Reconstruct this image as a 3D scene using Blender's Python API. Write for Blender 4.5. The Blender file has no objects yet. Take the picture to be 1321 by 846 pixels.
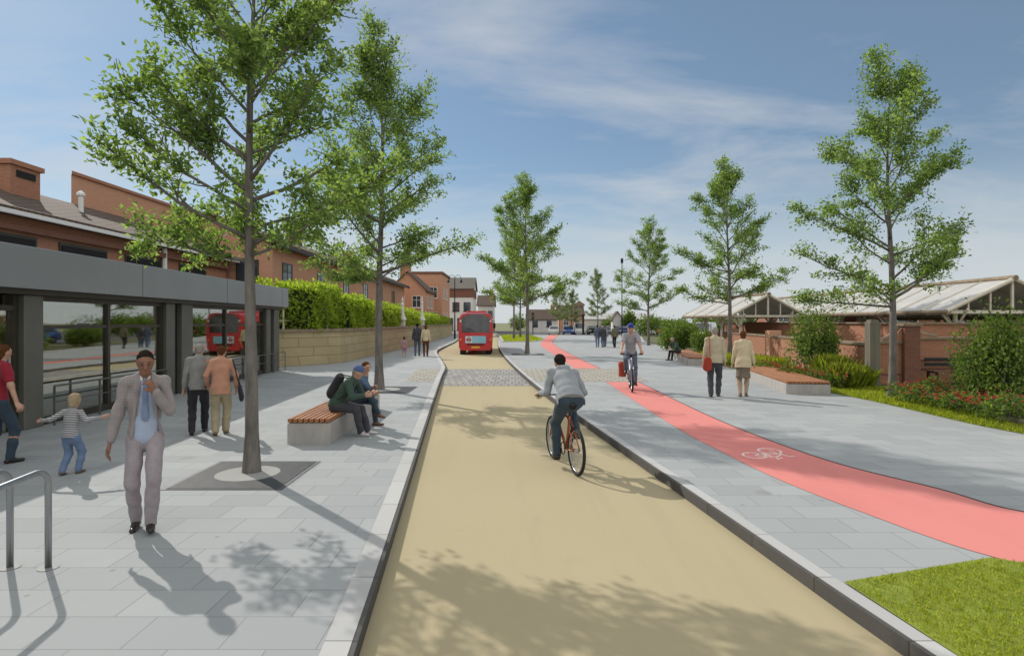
import bpy, math, random
import numpy as np
from mathutils import Vector, Matrix
R = math.radians
PI = math.pi
scene = bpy.context.scene
col = scene.collection
F_PX, HOR, CX, CAM_H = 760.0, 415.0, 660.5, 2.0     # focal length and horizon read off the photograph

def G(px, py, z=0.0):
    """ground point seen at photo pixel (px,py) on the level z"""
    d = (CAM_H - z) * F_PX / (py - HOR)
    return ((px - CX) * d / F_PX, d, z)

# ------------------------------------------------------------------ mesh helpers
def link(o, parent=None):
    col.objects.link(o)
    if parent is not None:
        o.parent = parent
    return o

def tag(o, label=None, cat=None, group=None, kind=None):
    if label: o['label'] = label
    if cat: o['category'] = cat
    if group: o['group'] = group
    if kind: o['kind'] = kind
    return o

def thing(name, label, cat, loc=(0, 0, 0), rot=0.0, group=None, scale=1.0):
    o = bpy.data.objects.new(name, None)
    o.empty_display_size = 0.2
    col.objects.link(o)
    o.location = loc
    o.rotation_euler = (0, 0, rot)
    o.scale = (scale,) * 3
    return tag(o, label, cat, group)

def box_uv(me):
    n = len(me.loops)
    if not n: return
    uv = me.uv_layers.new(name='UVMap')
    co = np.empty(len(me.vertices) * 3, np.float32); me.vertices.foreach_get('co', co); co = co.reshape(-1, 3)
    li = np.empty(n, np.int32); me.loops.foreach_get('vertex_index', li)
    npoly = len(me.polygons)
    nor = np.empty(npoly * 3, np.float32); me.polygons.foreach_get('normal', nor); nor = nor.reshape(-1, 3)
    tot = np.empty(npoly, np.int32); me.polygons.foreach_get('loop_total', tot)
    pn = np.repeat(np.abs(nor), tot, axis=0)
    c = co[li]
    out = np.empty((n, 2), np.float32)
    flat = pn[:, 2] > 0.75
    xdom = (~flat) & (pn[:, 0] >= pn[:, 1])
    ydom = (~flat) & (~xdom)
    out[flat] = c[flat][:, [0, 1]]
    out[xdom] = c[xdom][:, [1, 2]]
    out[ydom] = c[ydom][:, [0, 2]]
    uv.data.foreach_set('uv', out.ravel())

def mesh_from(name, verts, faces, mats, smooth=False, uv=True, midx=None):
    me = bpy.data.meshes.new(name)
    me.from_pydata([tuple(v) for v in verts], [], faces)
    for m in (mats if isinstance(mats, (list, tuple)) else [mats]):
        me.materials.append(m)
    if midx is not None:
        me.polygons.foreach_set('material_index', np.asarray(midx, np.int32))
    if smooth:
        me.polygons.foreach_set('use_smooth', np.ones(len(me.polygons), bool))
    me.update()
    if uv: box_uv(me)
    return me

class MB:
    """collects simple solids, then links them as ONE mesh object"""
    def __init__(s): s.v = []; s.f = []; s.mi = []; s.cur = 0
    def _add(s, vs, fs):
        n = len(s.v); s.v += [tuple(p) for p in vs]
        s.f += [tuple(i + n for i in f) for f in fs]; s.mi += [s.cur] * len(fs); return s
    def hexa(s, p):
        return s._add(p, [(3, 2, 1, 0), (4, 5, 6, 7), (0, 1, 5, 4), (1, 2, 6, 5), (2, 3, 7, 6), (3, 0, 4, 7)])
    def box(s, x0, x1, y0, y1, z0, z1, b=0.0):
        if b > 0:
            q = [(x0 + b, y0), (x1 - b, y0), (x1, y0 + b), (x1, y1 - b), (x1 - b, y1), (x0 + b, y1), (x0, y1 - b), (x0, y0 + b)]
            w = [(x0 + 2*b, y0 + b), (x1 - 2*b, y0 + b), (x1 - b, y0 + 2*b), (x1 - b, y1 - 2*b), (x1 - 2*b, y1 - b), (x0 + 2*b, y1 - b), (x0 + b, y1 - 2*b), (x0 + b, y0 + 2*b)]
            v = [(a, c, z0) for a, c in q] + [(a, c, z1 - b) for a, c in q] + [(a, c, z1) for a, c in w]
            f = [tuple(range(7, -1, -1)), tuple(range(16, 24))]
            for L in (0, 8):
                for i in range(8):
                    j = (i + 1) % 8; f.append((L + i, L + j, L + 8 + j, L + 8 + i))
            return s._add(v, f)
        return s.hexa([(x0, y0, z0), (x1, y0, z0), (x1, y1, z0), (x0, y1, z0), (x0, y0, z1), (x1, y0, z1), (x1, y1, z1), (x0, y1, z1)])
    def prism(s, poly, z0, z1):
        n = len(poly)
        v = [(x, y, z0) for x, y in poly] + [(x, y, z1) for x, y in poly]
        f = [tuple(range(n - 1, -1, -1)), tuple(range(n, 2 * n))]
        for i in range(n):
            j = (i + 1) % n; f.append((i, j, n + j, n + i))
        return s._add(v, f)
    def slab(s, poly, dvec):
        """extrude an arbitrary planar 3-D polygon along dvec"""
        n = len(poly); d = Vector(dvec)
        v = [Vector(p) for p in poly] + [Vector(p) + d for p in poly]
        f = [tuple(range(n - 1, -1, -1)), tuple(range(n, 2 * n))]
        for i in range(n):
            j = (i + 1) % n; f.append((i, j, n + j, n + i))
        return s._add(v, f)
    def tube(s, pts, rad, n=8, cap=True):
        pts = [Vector(p) for p in pts]
        if not isinstance(rad, (list, tuple)): rad = [rad] * len(pts)
        base = len(s.v); vs = []; fs = []; prev = None
        for i, p in enumerate(pts):
            t = (pts[min(i + 1, len(pts) - 1)] - pts[max(i - 1, 0)])
            if t.length < 1e-9: t = Vector((0, 0, 1))
            t.normalize()
            if prev is None:
                a = Vector((0, 0, 1)) if abs(t.z) < .9 else Vector((1, 0, 0))
                u = t.cross(a).normalized()
            else:
                u = (prev - t * prev.dot(t))
                u = u.normalized() if u.length > 1e-6 else t.orthogonal().normalized()
            prev = u; w = t.cross(u)
            for k in range(n):
                c = 2 * PI * k / n
                vs.append(p + (u * math.cos(c) + w * math.sin(c)) * rad[i])
        for i in range(len(pts) - 1):
            for k in range(n):
                k2 = (k + 1) % n
                fs.append((i * n + k, i * n + k2, (i + 1) * n + k2, (i + 1) * n + k))
        if cap:
            fs.append(tuple(range(n - 1, -1, -1))); L = (len(pts) - 1) * n
            fs.append(tuple(range(L, L + n)))
        return s._add(vs, fs)
    def ring(s, c, axis, R_, r, n=28, m=8):
        c = Vector(c); ax = Vector(axis).normalized(); u = ax.orthogonal().normalized(); w = ax.cross(u)
        vs = []; fs = []
        for i in range(n):
            a = 2 * PI * i / n; d = u * math.cos(a) + w * math.sin(a)
            for k in range(m):
                b = 2 * PI * k / m
                vs.append(c + d * (R_ + r * math.cos(b)) + ax * (r * math.sin(b)))
        for i in range(n):
            for k in range(m):
                i2 = (i + 1) % n; k2 = (k + 1) % m
                fs.append((i * m + k, i2 * m + k, i2 * m + k2, i * m + k2))
        return s._add(vs, fs)
    def lathe(s, c, prof, n=16):
        vs = []; fs = []
        for r, z in prof:
            for k in range(n):
                a = 2 * PI * k / n; vs.append((c[0] + r * math.cos(a), c[1] + r * math.sin(a), c[2] + z))
        for i in range(len(prof) - 1):
            for k in range(n):
                k2 = (k + 1) % n; fs.append((i * n + k, i * n + k2, (i + 1) * n + k2, (i + 1) * n + k))
        fs.append(tuple(range(n - 1, -1, -1))); L = (len(prof) - 1) * n; fs.append(tuple(range(L, L + n)))
        return s._add(vs, fs)
    def ball(s, c, r, n=12, m=8):
        if not isinstance(r, (list, tuple)): r = (r, r, r)
        vs = [(c[0], c[1], c[2] - r[2])]; fs = []
        for i in range(1, m):
            b = -PI / 2 + PI * i / m
            for k in range(n):
                a = 2 * PI * k / n
                vs.append((c[0] + r[0] * math.cos(b) * math.cos(a), c[1] + r[1] * math.cos(b) * math.sin(a), c[2] + r[2] * math.sin(b)))
        vs.append((c[0], c[1], c[2] + r[2])); T = len(vs) - 1
        for k in range(n):
            k2 = (k + 1) % n
            fs.append((0, 1 + k2, 1 + k)); fs.append((T, 1 + (m - 2) * n + k, 1 + (m - 2) * n + k2))
            for i in range(m - 2):
                fs.append((1 + i * n + k, 1 + i * n + k2, 1 + (i + 1) * n + k2, 1 + (i + 1) * n + k))
        return s._add(vs, fs)
    def strip(s, A, B, z=None):
        """sheet between two polylines of the same length (quads, normals up)"""
        n = len(A)
        vs = [(p[0], p[1], p[2] if z is None else z) for p in A] + [(p[0], p[1], p[2] if z is None else z) for p in B]
        return s._add(vs, [(i, n + i, n + i + 1, i + 1) for i in range(n - 1)])
    def build(s, name, mats, parent=None, smooth=False, world=False):
        v = s.v
        if world and parent is not None:
            l = parent.location; rz = -parent.rotation_euler.z; c, sn = math.cos(rz), math.sin(rz)
            v = [((x - l.x) * c - (y - l.y) * sn, (x - l.x) * sn + (y - l.y) * c, z - l.z) for x, y, z in v]
        me = mesh_from(name, v, s.f, mats, smooth, True, s.mi if any(s.mi) else None)
        o = bpy.data.objects.new(name, me)
        return link(o, parent)

def copy_tree(o, parent=None):
    kids = [c for c in o.children]
    c = o.copy(); col.objects.link(c)
    if parent is not None: c.parent = parent
    for k in kids: copy_tree(k, c)
    return c

def spline(pts, n):
    """Catmull-Rom resample in the plane"""
    P = [Vector((p[0], p[1])) for p in pts]
    P = [P[0] * 2 - P[1]] + P + [P[-1] * 2 - P[-2]]
    segs = len(P) - 3; out = []
    for i in range(n):
        t = i / (n - 1) * segs; k = min(int(t), segs - 1); u = t - k
        a, b, c, d = P[k:k + 4]
        q = 0.5 * ((2 * b) + (c - a) * u + (2 * a - 5 * b + 4 * c - d) * u * u + (3 * b - a - 3 * c + d) * u ** 3)
        out.append((q.x, q.y))
    return out

def offset(line, dist):
    """shift a plan polyline to its right by dist"""
    out = []
    for i, p in enumerate(line):
        a = line[max(i - 1, 0)]; b = line[min(i + 1, len(line) - 1)]
        t = Vector((b[0] - a[0], b[1] - a[1])).normalized()
        out.append((p[0] + t.y * dist, p[1] - t.x * dist))
    return out

# ------------------------------------------------------------------ materials
def new_mat(name):
    m = bpy.data.materials.new(name); m.use_nodes = True
    nt = m.node_tree; b = nt.nodes['Principled BSDF']
    return m, nt, b
def N(nt, t, **kw):
    n = nt.nodes.new(t)
    for k, v in kw.items():
        if k in n.inputs: n.inputs[k].default_value = v
        else: setattr(n, k, v)
    return n
def rgba(c): return (c[0], c[1], c[2], 1.0)
def lerp3(a, b, t): return tuple(x + (y - x) * t for x, y in zip(a, b))

def pmat(name, c, c2=None, scale=6.0, rough=0.7, bump=0.0, bscale=None, metal=0.0, spec=0.4, stretch=None, sheen=0.0, coat=0.0, coords='Object'):
    m, nt, b = new_mat(name)
    if c2 is None: c2 = tuple(x * 0.78 for x in c)
    tc = N(nt, 'ShaderNodeTexCoord'); src = tc.outputs[coords]
    if stretch:
        mp = N(nt, 'ShaderNodeMapping'); mp.inputs['Scale'].default_value = stretch
        nt.links.new(src, mp.inputs['Vector']); src = mp.outputs['Vector']
    no = N(nt, 'ShaderNodeTexNoise', Scale=scale, Detail=5.0, Roughness=0.6)
    nt.links.new(src, no.inputs['Vector'])
    cr = N(nt, 'ShaderNodeValToRGB'); cr.color_ramp.elements[0].position = .3; cr.color_ramp.elements[1].position = .7
    cr.color_ramp.elements[0].color = rgba(c2); cr.color_ramp.elements[1].color = rgba(c)
    nt.links.new(no.outputs['Fac'], cr.inputs['Fac']); nt.links.new(cr.outputs['Color'], b.inputs['Base Color'])
    b.inputs['Roughness'].default_value = rough; b.inputs['Metallic'].default_value = metal
    b.inputs['Specular IOR Level'].default_value = spec
    if sheen: b.inputs['Sheen Weight'].default_value = sheen
    if coat: b.inputs['Coat Weight'].default_value = coat; b.inputs['Coat Roughness'].default_value = .08
    if bump:
        n2 = N(nt, 'ShaderNodeTexNoise', Scale=bscale or scale * 6, Detail=4.0)
        nt.links.new(src, n2.inputs['Vector'])
        bp = N(nt, 'ShaderNodeBump', Strength=bump, Distance=0.02)
        nt.links.new(n2.outputs['Fac'], bp.inputs['Height']); nt.links.new(bp.outputs['Normal'], b.inputs['Normal'])
    return m

def brickmat(name, c1, c2, mortar, bw=.225, rh=.075, ms=.01, off=.5, rough=.85, stain=.35, bump=.4, sscale=.5, coords='UV', stain_col=None, ssq=1.0, spots=False):
    m, nt, b = new_mat(name)
    tc = N(nt, 'ShaderNodeTexCoord')
    br = N(nt, 'ShaderNodeTexBrick'); br.offset = off; br.squash = ssq
    br.inputs['Scale'].default_value = 1.0; br.inputs['Brick Width'].default_value = bw; br.inputs['Row Height'].default_value = rh
    br.inputs['Mortar Size'].default_value = ms; br.inputs['Mortar Smooth'].default_value = .2; br.inputs['Bias'].default_value = 0
    br.inputs['Color1'].default_value = rgba(c1); br.inputs['Color2'].default_value = rgba(c2); br.inputs['Mortar'].default_value = rgba(mortar)
    nt.links.new(tc.outputs[coords], br.inputs['Vector'])
    no = N(nt, 'ShaderNodeTexNoise', Scale=sscale, Detail=7.0, Roughness=.65)
    nt.links.new(tc.outputs[coords], no.inputs['Vector'])
    fine = N(nt, 'ShaderNodeTexNoise', Scale=28.0, Detail=5.0, Roughness=.7)
    nt.links.new(tc.outputs[coords], fine.inputs['Vector'])
    ad = N(nt, 'ShaderNodeMath', operation='ADD'); nt.links.new(no.outputs['Fac'], ad.inputs[0])
    ml = N(nt, 'ShaderNodeMath', operation='MULTIPLY'); nt.links.new(fine.outputs['Fac'], ml.inputs[0]); ml.inputs[1].default_value = .55
    nt.links.new(ml.outputs[0], ad.inputs[1])
    mr = N(nt, 'ShaderNodeMapRange'); mr.inputs['From Min'].default_value = .45; mr.inputs['From Max'].default_value = 1.1
    mr.inputs['To Min'].default_value = 0; mr.inputs['To Max'].default_value = stain
    nt.links.new(ad.outputs[0], mr.inputs['Value'])
    mx = N(nt, 'ShaderNodeMixRGB', blend_type='MIX'); nt.links.new(mr.outputs['Result'], mx.inputs['Fac'])
    nt.links.new(br.outputs['Color'], mx.inputs['Color1'])
    mx.inputs['Color2'].default_value = rgba(stain_col or tuple(x * .55 for x in c1))
    outc = mx.outputs['Color']
    if spots:                                            # trodden-in spots and a few drip stains
        for sc, lim, amt in ((2.6, .075, .55), (.9, .12, .3)):
            vo = N(nt, 'ShaderNodeTexVoronoi', Scale=sc); vo.inputs['Randomness'].default_value = 1
            nt.links.new(tc.outputs[coords], vo.inputs['Vector'])
            r_ = N(nt, 'ShaderNodeMapRange'); r_.inputs['From Min'].default_value = lim * .5; r_.inputs['From Max'].default_value = lim; r_.inputs['To Min'].default_value = amt; r_.inputs['To Max'].default_value = 0
            nt.links.new(vo.outputs['Distance'], r_.inputs['Value']); x_ = N(nt, 'ShaderNodeMixRGB'); nt.links.new(r_.outputs[0], x_.inputs['Fac']); nt.links.new(outc, x_.inputs['Color1'])
            x_.inputs['Color2'].default_value = (.17, .17, .165, 1); outc = x_.outputs['Color']
    nt.links.new(outc, b.inputs['Base Color'])
    b.inputs['Roughness'].default_value = rough; b.inputs['Specular IOR Level'].default_value = .3
    if bump:
        bp = N(nt, 'ShaderNodeBump', Strength=bump, Distance=.01); bp.invert = True
        nt.links.new(br.outputs['Fac'], bp.inputs['Height'])
        b2 = N(nt, 'ShaderNodeBump', Strength=.25, Distance=.004); nt.links.new(fine.outputs['Fac'], b2.inputs['Height'])
        nt.links.new(bp.outputs['Normal'], b2.inputs['Normal']); nt.links.new(b2.outputs['Normal'], b.inputs['Normal'])
    return m

def leafmat(name, cols, trans=.35, rough=.62):
    """cols: dark..light foliage colours, one picked per leaf"""
    m, nt, b = new_mat(name)
    g = N(nt, 'ShaderNodeNewGeometry'); cr = N(nt, 'ShaderNodeValToRGB')
    el = cr.color_ramp.elements
    el[0].position = 0; el[0].color = rgba(cols[0]); el[1].position = 1; el[1].color = rgba(cols[-1])
    for i, c in enumerate(cols[1:-1]):
        e = el.new((i + 1) / (len(cols) - 1)); e.color = rgba(c)
    nt.links.new(g.outputs['Random Per Island'], cr.inputs['Fac'])
    nt.links.new(cr.outputs['Color'], b.inputs['Base Color'])
    b.inputs['Roughness'].default_value = rough; b.inputs['Specular IOR Level'].default_value = .22
    tr = N(nt, 'ShaderNodeBsdfTranslucent')
    hs = N(nt, 'ShaderNodeMixRGB', blend_type='MULTIPLY'); hs.inputs['Fac'].default_value = 1
    hs.inputs['Color2'].default_value = (1.8, 1.9, .75, 1)
    nt.links.new(cr.outputs['Color'], hs.inputs['Color1']); nt.links.new(hs.outputs['Color'], tr.inputs['Color'])
    mx = N(nt, 'ShaderNodeMixShader'); mx.inputs['Fac'].default_value = trans
    nt.links.new(b.outputs['BSDF'], mx.inputs[1]); nt.links.new(tr.outputs['BSDF'], mx.inputs[2])
    nt.links.new(mx.outputs['Shader'], nt.nodes['Material Output'].inputs['Surface'])
    return m

def glassmat(name, tint=(.3, .32, .3), gloss=.5, rough=.02, refl=(.9, .92, .9)):
    m, nt, b = new_mat(name); nt.nodes.remove(b)
    gl = N(nt, 'ShaderNodeBsdfGlossy', Roughness=rough); gl.inputs['Color'].default_value = rgba(refl)
    tr = N(nt, 'ShaderNodeBsdfTransparent'); tr.inputs['Color'].default_value = rgba(tint)
    no = N(nt, 'ShaderNodeTexNoise', Scale=.7, Detail=1.0); tc = N(nt, 'ShaderNodeTexCoord'); nt.links.new(tc.outputs['Object'], no.inputs['Vector'])
    bp = N(nt, 'ShaderNodeBump', Strength=.12, Distance=.02); nt.links.new(no.outputs['Fac'], bp.inputs['Height']); nt.links.new(bp.outputs['Normal'], gl.inputs['Normal'])
    mx = N(nt, 'ShaderNodeMixShader'); mx.inputs['Fac'].default_value = gloss
    nt.links.new(tr.outputs[0], mx.inputs[1]); nt.links.new(gl.outputs[0], mx.inputs[2])
    nt.links.new(mx.outputs[0], nt.nodes['Material Output'].inputs['Surface'])
    return m

def stripemat(name, c1, c2, scale, axis='Z', rough=.8):
    m, nt, b = new_mat(name)
    tc = N(nt, 'ShaderNodeTexCoord'); w = N(nt, 'ShaderNodeTexWave', Scale=scale, Distortion=.3); w.bands_direction = axis
    nt.links.new(tc.outputs['Object'], w.inputs['Vector'])
    cr = N(nt, 'ShaderNodeValToRGB'); cr.color_ramp.elements[0].position = .42; cr.color_ramp.elements[1].position = .58
    cr.color_ramp.elements[0].color = rgba(c1); cr.color_ramp.elements[1].color = rgba(c2)
    nt.links.new(w.outputs['Fac'], cr.inputs['Fac']); nt.links.new(cr.outputs['Color'], b.inputs['Base Color'])
    b.inputs['Roughness'].default_value = rough
    return m
# ------------------------------------------------------------------ camera, light, sky
cam = bpy.data.cameras.new('camera'); camo = bpy.data.objects.new('camera', cam); col.objects.link(camo)
camo.location = (0, 0, CAM_H); camo.rotation_euler = (R(90), 0, 0)
cam.sensor_fit = 'HORIZONTAL'; cam.sensor_width = 36; cam.lens = F_PX / 1321 * 36
cam.shift_y = -(423 - HOR) / 1321; cam.clip_end = 3000; cam.clip_start = .05
scene.camera = camo

SUN_EL = R(34.5); SUN_DIR = Vector((-.675, .738, 0)).normalized()       # plan direction towards the sun
to_sun = (SUN_DIR * math.cos(SUN_EL) + Vector((0, 0, math.sin(SUN_EL)))).normalized()
sun = bpy.data.lights.new('sun', 'SUN'); suno = bpy.data.objects.new('sun', sun); col.objects.link(suno)
sun.energy = 3.5; sun.angle = R(.6); sun.color = (1.0, .95, .87)
suno.rotation_euler = to_sun.to_track_quat('Z', 'Y').to_euler()

W = bpy.data.worlds.new('World'); scene.world = W; W.use_nodes = True
wn = W.node_tree; bg = wn.nodes['Background']; bg.inputs['Strength'].default_value = .15
sky = N(wn, 'ShaderNodeTexSky'); sky.sky_type = 'NISHITA'; sky.sun_disc = False
sky.sun_elevation = SUN_EL; sky.sun_rotation = math.atan2(SUN_DIR.x, SUN_DIR.y)
sky.air_density = 1.0; sky.dust_density = .25; sky.ozone_density = 1.6
# broken high cloud, laid out on a plane far above so that it flattens towards the horizon
wtc = N(wn, 'ShaderNodeTexCoord'); sep = N(wn, 'ShaderNodeSeparateXYZ'); wn.links.new(wtc.outputs['Generated'], sep.inputs[0])
zz = N(wn, 'ShaderNodeMath', operation='MAXIMUM'); wn.links.new(sep.outputs['Z'], zz.inputs[0]); zz.inputs[1].default_value = 0.0
za = N(wn, 'ShaderNodeMath', operation='ADD'); wn.links.new(zz.outputs[0], za.inputs[0]); za.inputs[1].default_value = .16
dx = N(wn, 'ShaderNodeMath', operation='DIVIDE'); wn.links.new(sep.outputs['X'], dx.inputs[0]); wn.links.new(za.outputs[0], dx.inputs[1])
dy = N(wn, 'ShaderNodeMath', operation='DIVIDE'); wn.links.new(sep.outputs['Y'], dy.inputs[0]); wn.links.new(za.outputs[0], dy.inputs[1])
cmb = N(wn, 'ShaderNodeCombineXYZ'); wn.links.new(dx.outputs[0], cmb.inputs['X']); wn.links.new(dy.outputs[0], cmb.inputs['Y'])
mp = N(wn, 'ShaderNodeMapping'); mp.inputs['Scale'].default_value = (.75, 1.5, 1); mp.inputs['Rotation'].default_value = (0, 0, R(-12)); mp.inputs['Location'].default_value = (11.2, 5.1, 0)
wn.links.new(cmb.outputs[0], mp.inputs['Vector'])
cn = N(wn, 'ShaderNodeTexNoise', Scale=1.25, Detail=8.0, Roughness=.58, Distortion=.35); wn.links.new(mp.outputs[0], cn.inputs['Vector'])
cr = N(wn, 'ShaderNodeValToRGB'); cr.color_ramp.elements[0].position = .46; cr.color_ramp.elements[1].position = .72
cr.color_ramp.elements[0].color = (0, 0, 0, 1); cr.color_ramp.elements[1].color = (1, 1, 1, 1)
wn.links.new(cn.outputs['Fac'], cr.inputs['Fac'])
cf = N(wn, 'ShaderNodeMath', operation='MULTIPLY'); wn.links.new(cr.outputs['Color'], cf.inputs[0]); cf.inputs[1].default_value = .6
cm = N(wn, 'ShaderNodeMixRGB'); wn.links.new(cf.outputs[0], cm.inputs['Fac'])
# thin high haze dims and greys the blue a little everywhere
tn = N(wn, 'ShaderNodeMixRGB', blend_type='MULTIPLY'); tn.inputs['Fac'].default_value = 1; tn.inputs['Color2'].default_value = (.51, .60, .65, 1)
wn.links.new(sky.outputs['Color'], tn.inputs['Color1'])
hz = N(wn, 'ShaderNodeMixRGB'); hz.inputs['Fac'].default_value = .34; hz.inputs['Color2'].default_value = (2.0, 2.55, 3.0, 1)
wn.links.new(tn.outputs['Color'], hz.inputs['Color1'])
hr = N(wn, 'ShaderNodeMapRange'); hr.interpolation_type = 'SMOOTHERSTEP'; hr.inputs['From Min'].default_value = -.02; hr.inputs['From Max'].default_value = .30; hr.inputs['To Min'].default_value = .88; hr.inputs['To Max'].default_value = 0
wn.links.new(sep.outputs['Z'], hr.inputs['Value'])
hm = N(wn, 'ShaderNodeMixRGB'); wn.links.new(hr.outputs[0], hm.inputs['Fac']); wn.links.new(hz.outputs['Color'], hm.inputs['Color1']); hm.inputs['Color2'].default_value = (4.2, 4.5, 4.7, 1)
wn.links.new(hm.outputs['Color'], cm.inputs['Color1']); cm.inputs['Color2'].default_value = (4.3, 4.4, 4.5, 1)
# bright cloud bank added overhead and behind the viewpoint, out of view, as fill
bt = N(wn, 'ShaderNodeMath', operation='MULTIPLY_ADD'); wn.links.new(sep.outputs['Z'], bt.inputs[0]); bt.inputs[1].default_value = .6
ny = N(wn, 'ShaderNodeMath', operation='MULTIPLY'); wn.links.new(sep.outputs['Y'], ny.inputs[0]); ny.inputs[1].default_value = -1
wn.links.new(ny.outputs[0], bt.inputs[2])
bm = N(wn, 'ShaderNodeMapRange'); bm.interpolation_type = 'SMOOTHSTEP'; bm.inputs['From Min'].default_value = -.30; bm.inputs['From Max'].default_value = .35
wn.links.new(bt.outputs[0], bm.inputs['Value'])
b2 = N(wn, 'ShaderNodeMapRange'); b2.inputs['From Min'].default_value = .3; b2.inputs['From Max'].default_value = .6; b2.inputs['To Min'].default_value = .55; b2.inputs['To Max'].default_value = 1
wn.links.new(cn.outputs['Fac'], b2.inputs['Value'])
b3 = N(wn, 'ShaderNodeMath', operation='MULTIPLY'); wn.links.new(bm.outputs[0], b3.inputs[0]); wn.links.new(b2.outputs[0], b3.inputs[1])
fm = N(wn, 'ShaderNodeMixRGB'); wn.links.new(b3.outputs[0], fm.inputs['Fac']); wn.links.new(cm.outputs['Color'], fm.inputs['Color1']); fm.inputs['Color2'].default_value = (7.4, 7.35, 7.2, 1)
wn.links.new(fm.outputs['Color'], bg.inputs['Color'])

scene.view_settings.view_transform = 'Standard'; scene.view_settings.look = 'None'
scene.view_settings.exposure = 0.0; scene.view_settings.gamma = 1.0
scene.render.engine = 'CYCLES'
scene.cycles.max_bounces = 6; scene.cycles.transparent_max_bounces = 8; scene.cycles.caustics_reflective = False; scene.cycles.caustics_refractive = False
scene.cycles.use_denoising = True

# ------------------------------------------------------------------ surface materials
M = {}
def worn(name, base, dark, light, scale, amt, rough=.9, stretch=(1, 1, 1), grain=.06):
    """aggregate surfacing: fine grain, broad tonal patches, a few darker scuffs drawn out along the way of travel"""
    m, nt, b = new_mat(name); tc = N(nt, 'ShaderNodeTexCoord')
    def noise(sc, st, det=5.0):
        mp_ = N(nt, 'ShaderNodeMapping'); mp_.inputs['Scale'].default_value = st; nt.links.new(tc.outputs['Object'], mp_.inputs['Vector'])
        n_ = N(nt, 'ShaderNodeTexNoise', Scale=sc, Detail=det, Roughness=.6); nt.links.new(mp_.outputs[0], n_.inputs['Vector']); return n_
    def mixin(prev, n_, lo, hi, amount, colr):
        r_ = N(nt, 'ShaderNodeMapRange'); r_.inputs['From Min'].default_value = lo; r_.inputs['From Max'].default_value = hi; r_.inputs['To Max'].default_value = amount
        nt.links.new(n_.outputs['Fac'], r_.inputs['Value']); x_ = N(nt, 'ShaderNodeMixRGB'); nt.links.new(r_.outputs[0], x_.inputs['Fac'])
        if prev is None: x_.inputs['Color1'].default_value = rgba(base)
        else: nt.links.new(prev, x_.inputs['Color1'])
        x_.inputs['Color2'].default_value = rgba(colr); return x_.outputs['Color']
    c = mixin(None, noise(scale, (1, 1, 1)), .45, .75, amt, light)
    c = mixin(c, noise(scale * 1.8, stretch), .5, .8, amt * 1.3, dark)
    c = mixin(c, noise(scale * 4, (1, 1, 1)), .62, .75, amt * .8, dark)
    f = noise(170, (1, 1, 1), 2.0); c = mixin(c, f, .35, .75, grain * 3, dark)
    nt.links.new(c, b.inputs['Base Color']); b.inputs['Roughness'].default_value = rough; b.inputs['Specular IOR Level'].default_value = .25
    bp_ = N(nt, 'ShaderNodeBump', Strength=.2, Distance=.004); nt.links.new(f.outputs['Fac'], bp_.inputs['Height']); nt.links.new(bp_.outputs[0], b.inputs['Normal'])
    return m
def roadmat(): return worn('buff_road', (.408, .348, .216), (.31, .262, .165), (.435, .375, .24), .55, .30, stretch=(2.2, .18, 1))
M['slab'] = brickmat('paving_slab', spots=True, c1=(.372, .388, .388), c2=(.305, .32, .325), mortar=(.21, .22, .22), bw=.60, rh=.40, ms=.005, stain=.42, coords='Object', sscale=.9, bump=.3, stain_col=(.27, .285, .285))
M['sett'] = brickmat('paving_sett', (.36, .34, .31), (.24, .235, .23), (.15, .14, .13), bw=.24, rh=.8, ms=.02, stain=.3, coords='Object')
M['tactile'] = brickmat('tactile_paver', (.42, .39, .33), (.33, .305, .26), (.2, .19, .17), bw=.4, rh=.4, ms=.03, stain=.3, coords='Object')
M['tan'] = roadmat()
M['red'] = worn('red_path', (.65, .225, .20), (.48, .17, .15), (.68, .27, .24), .8, .28, stretch=(1.6, .35, 1))
M['kerb'] = brickmat('kerb_granite', (.50, .50, .49), (.42, .42, .415), (.22, .22, .21), bw=30, rh=.92, ms=.007, off=0, stain=.35, coords='Object', stain_col=(.30, .295, .28))
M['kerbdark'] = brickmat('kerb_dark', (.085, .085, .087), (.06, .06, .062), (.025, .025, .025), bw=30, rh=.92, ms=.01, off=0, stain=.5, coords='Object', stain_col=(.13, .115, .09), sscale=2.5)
M['ground'] = pmat('far_ground', (.20, .19, .10), (.13, .15, .06), scale=.15, rough=.95)
M['asphalt'] = pmat('asphalt', (.10, .10, .10), (.07, .07, .07), scale=3, rough=.9, bump=.2, bscale=90)
M['soil'] = pmat('bed_soil', (.10, .13, .04), (.11, .085, .05), scale=1.6, rough=1, bump=.6, bscale=25)
M['turf'] = pmat('turf', (.24, .28, .035), (.17, .21, .025), scale=2.5, rough=.95, bump=.6, bscale=60)
M['white'] = pmat('white_paint', (.78, .78, .76), (.70, .70, .68), scale=14, rough=.6)
M['roadwhite'] = pmat('road_marking', (.82, .76, .72), (.68, .40, .36), scale=16, rough=.85)

# ------------------------------------------------------------------ ground levels
def S(o): o['kind'] = 'structure'; return o
ZR = -.11
g = MB(); g._add([(-400, -30, -.16), (400, -30, -.16), (400, 900, -.16), (-400, 900, -.16)], [(0, 1, 2, 3)]); S(g.build('ground', M['ground']))

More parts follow.
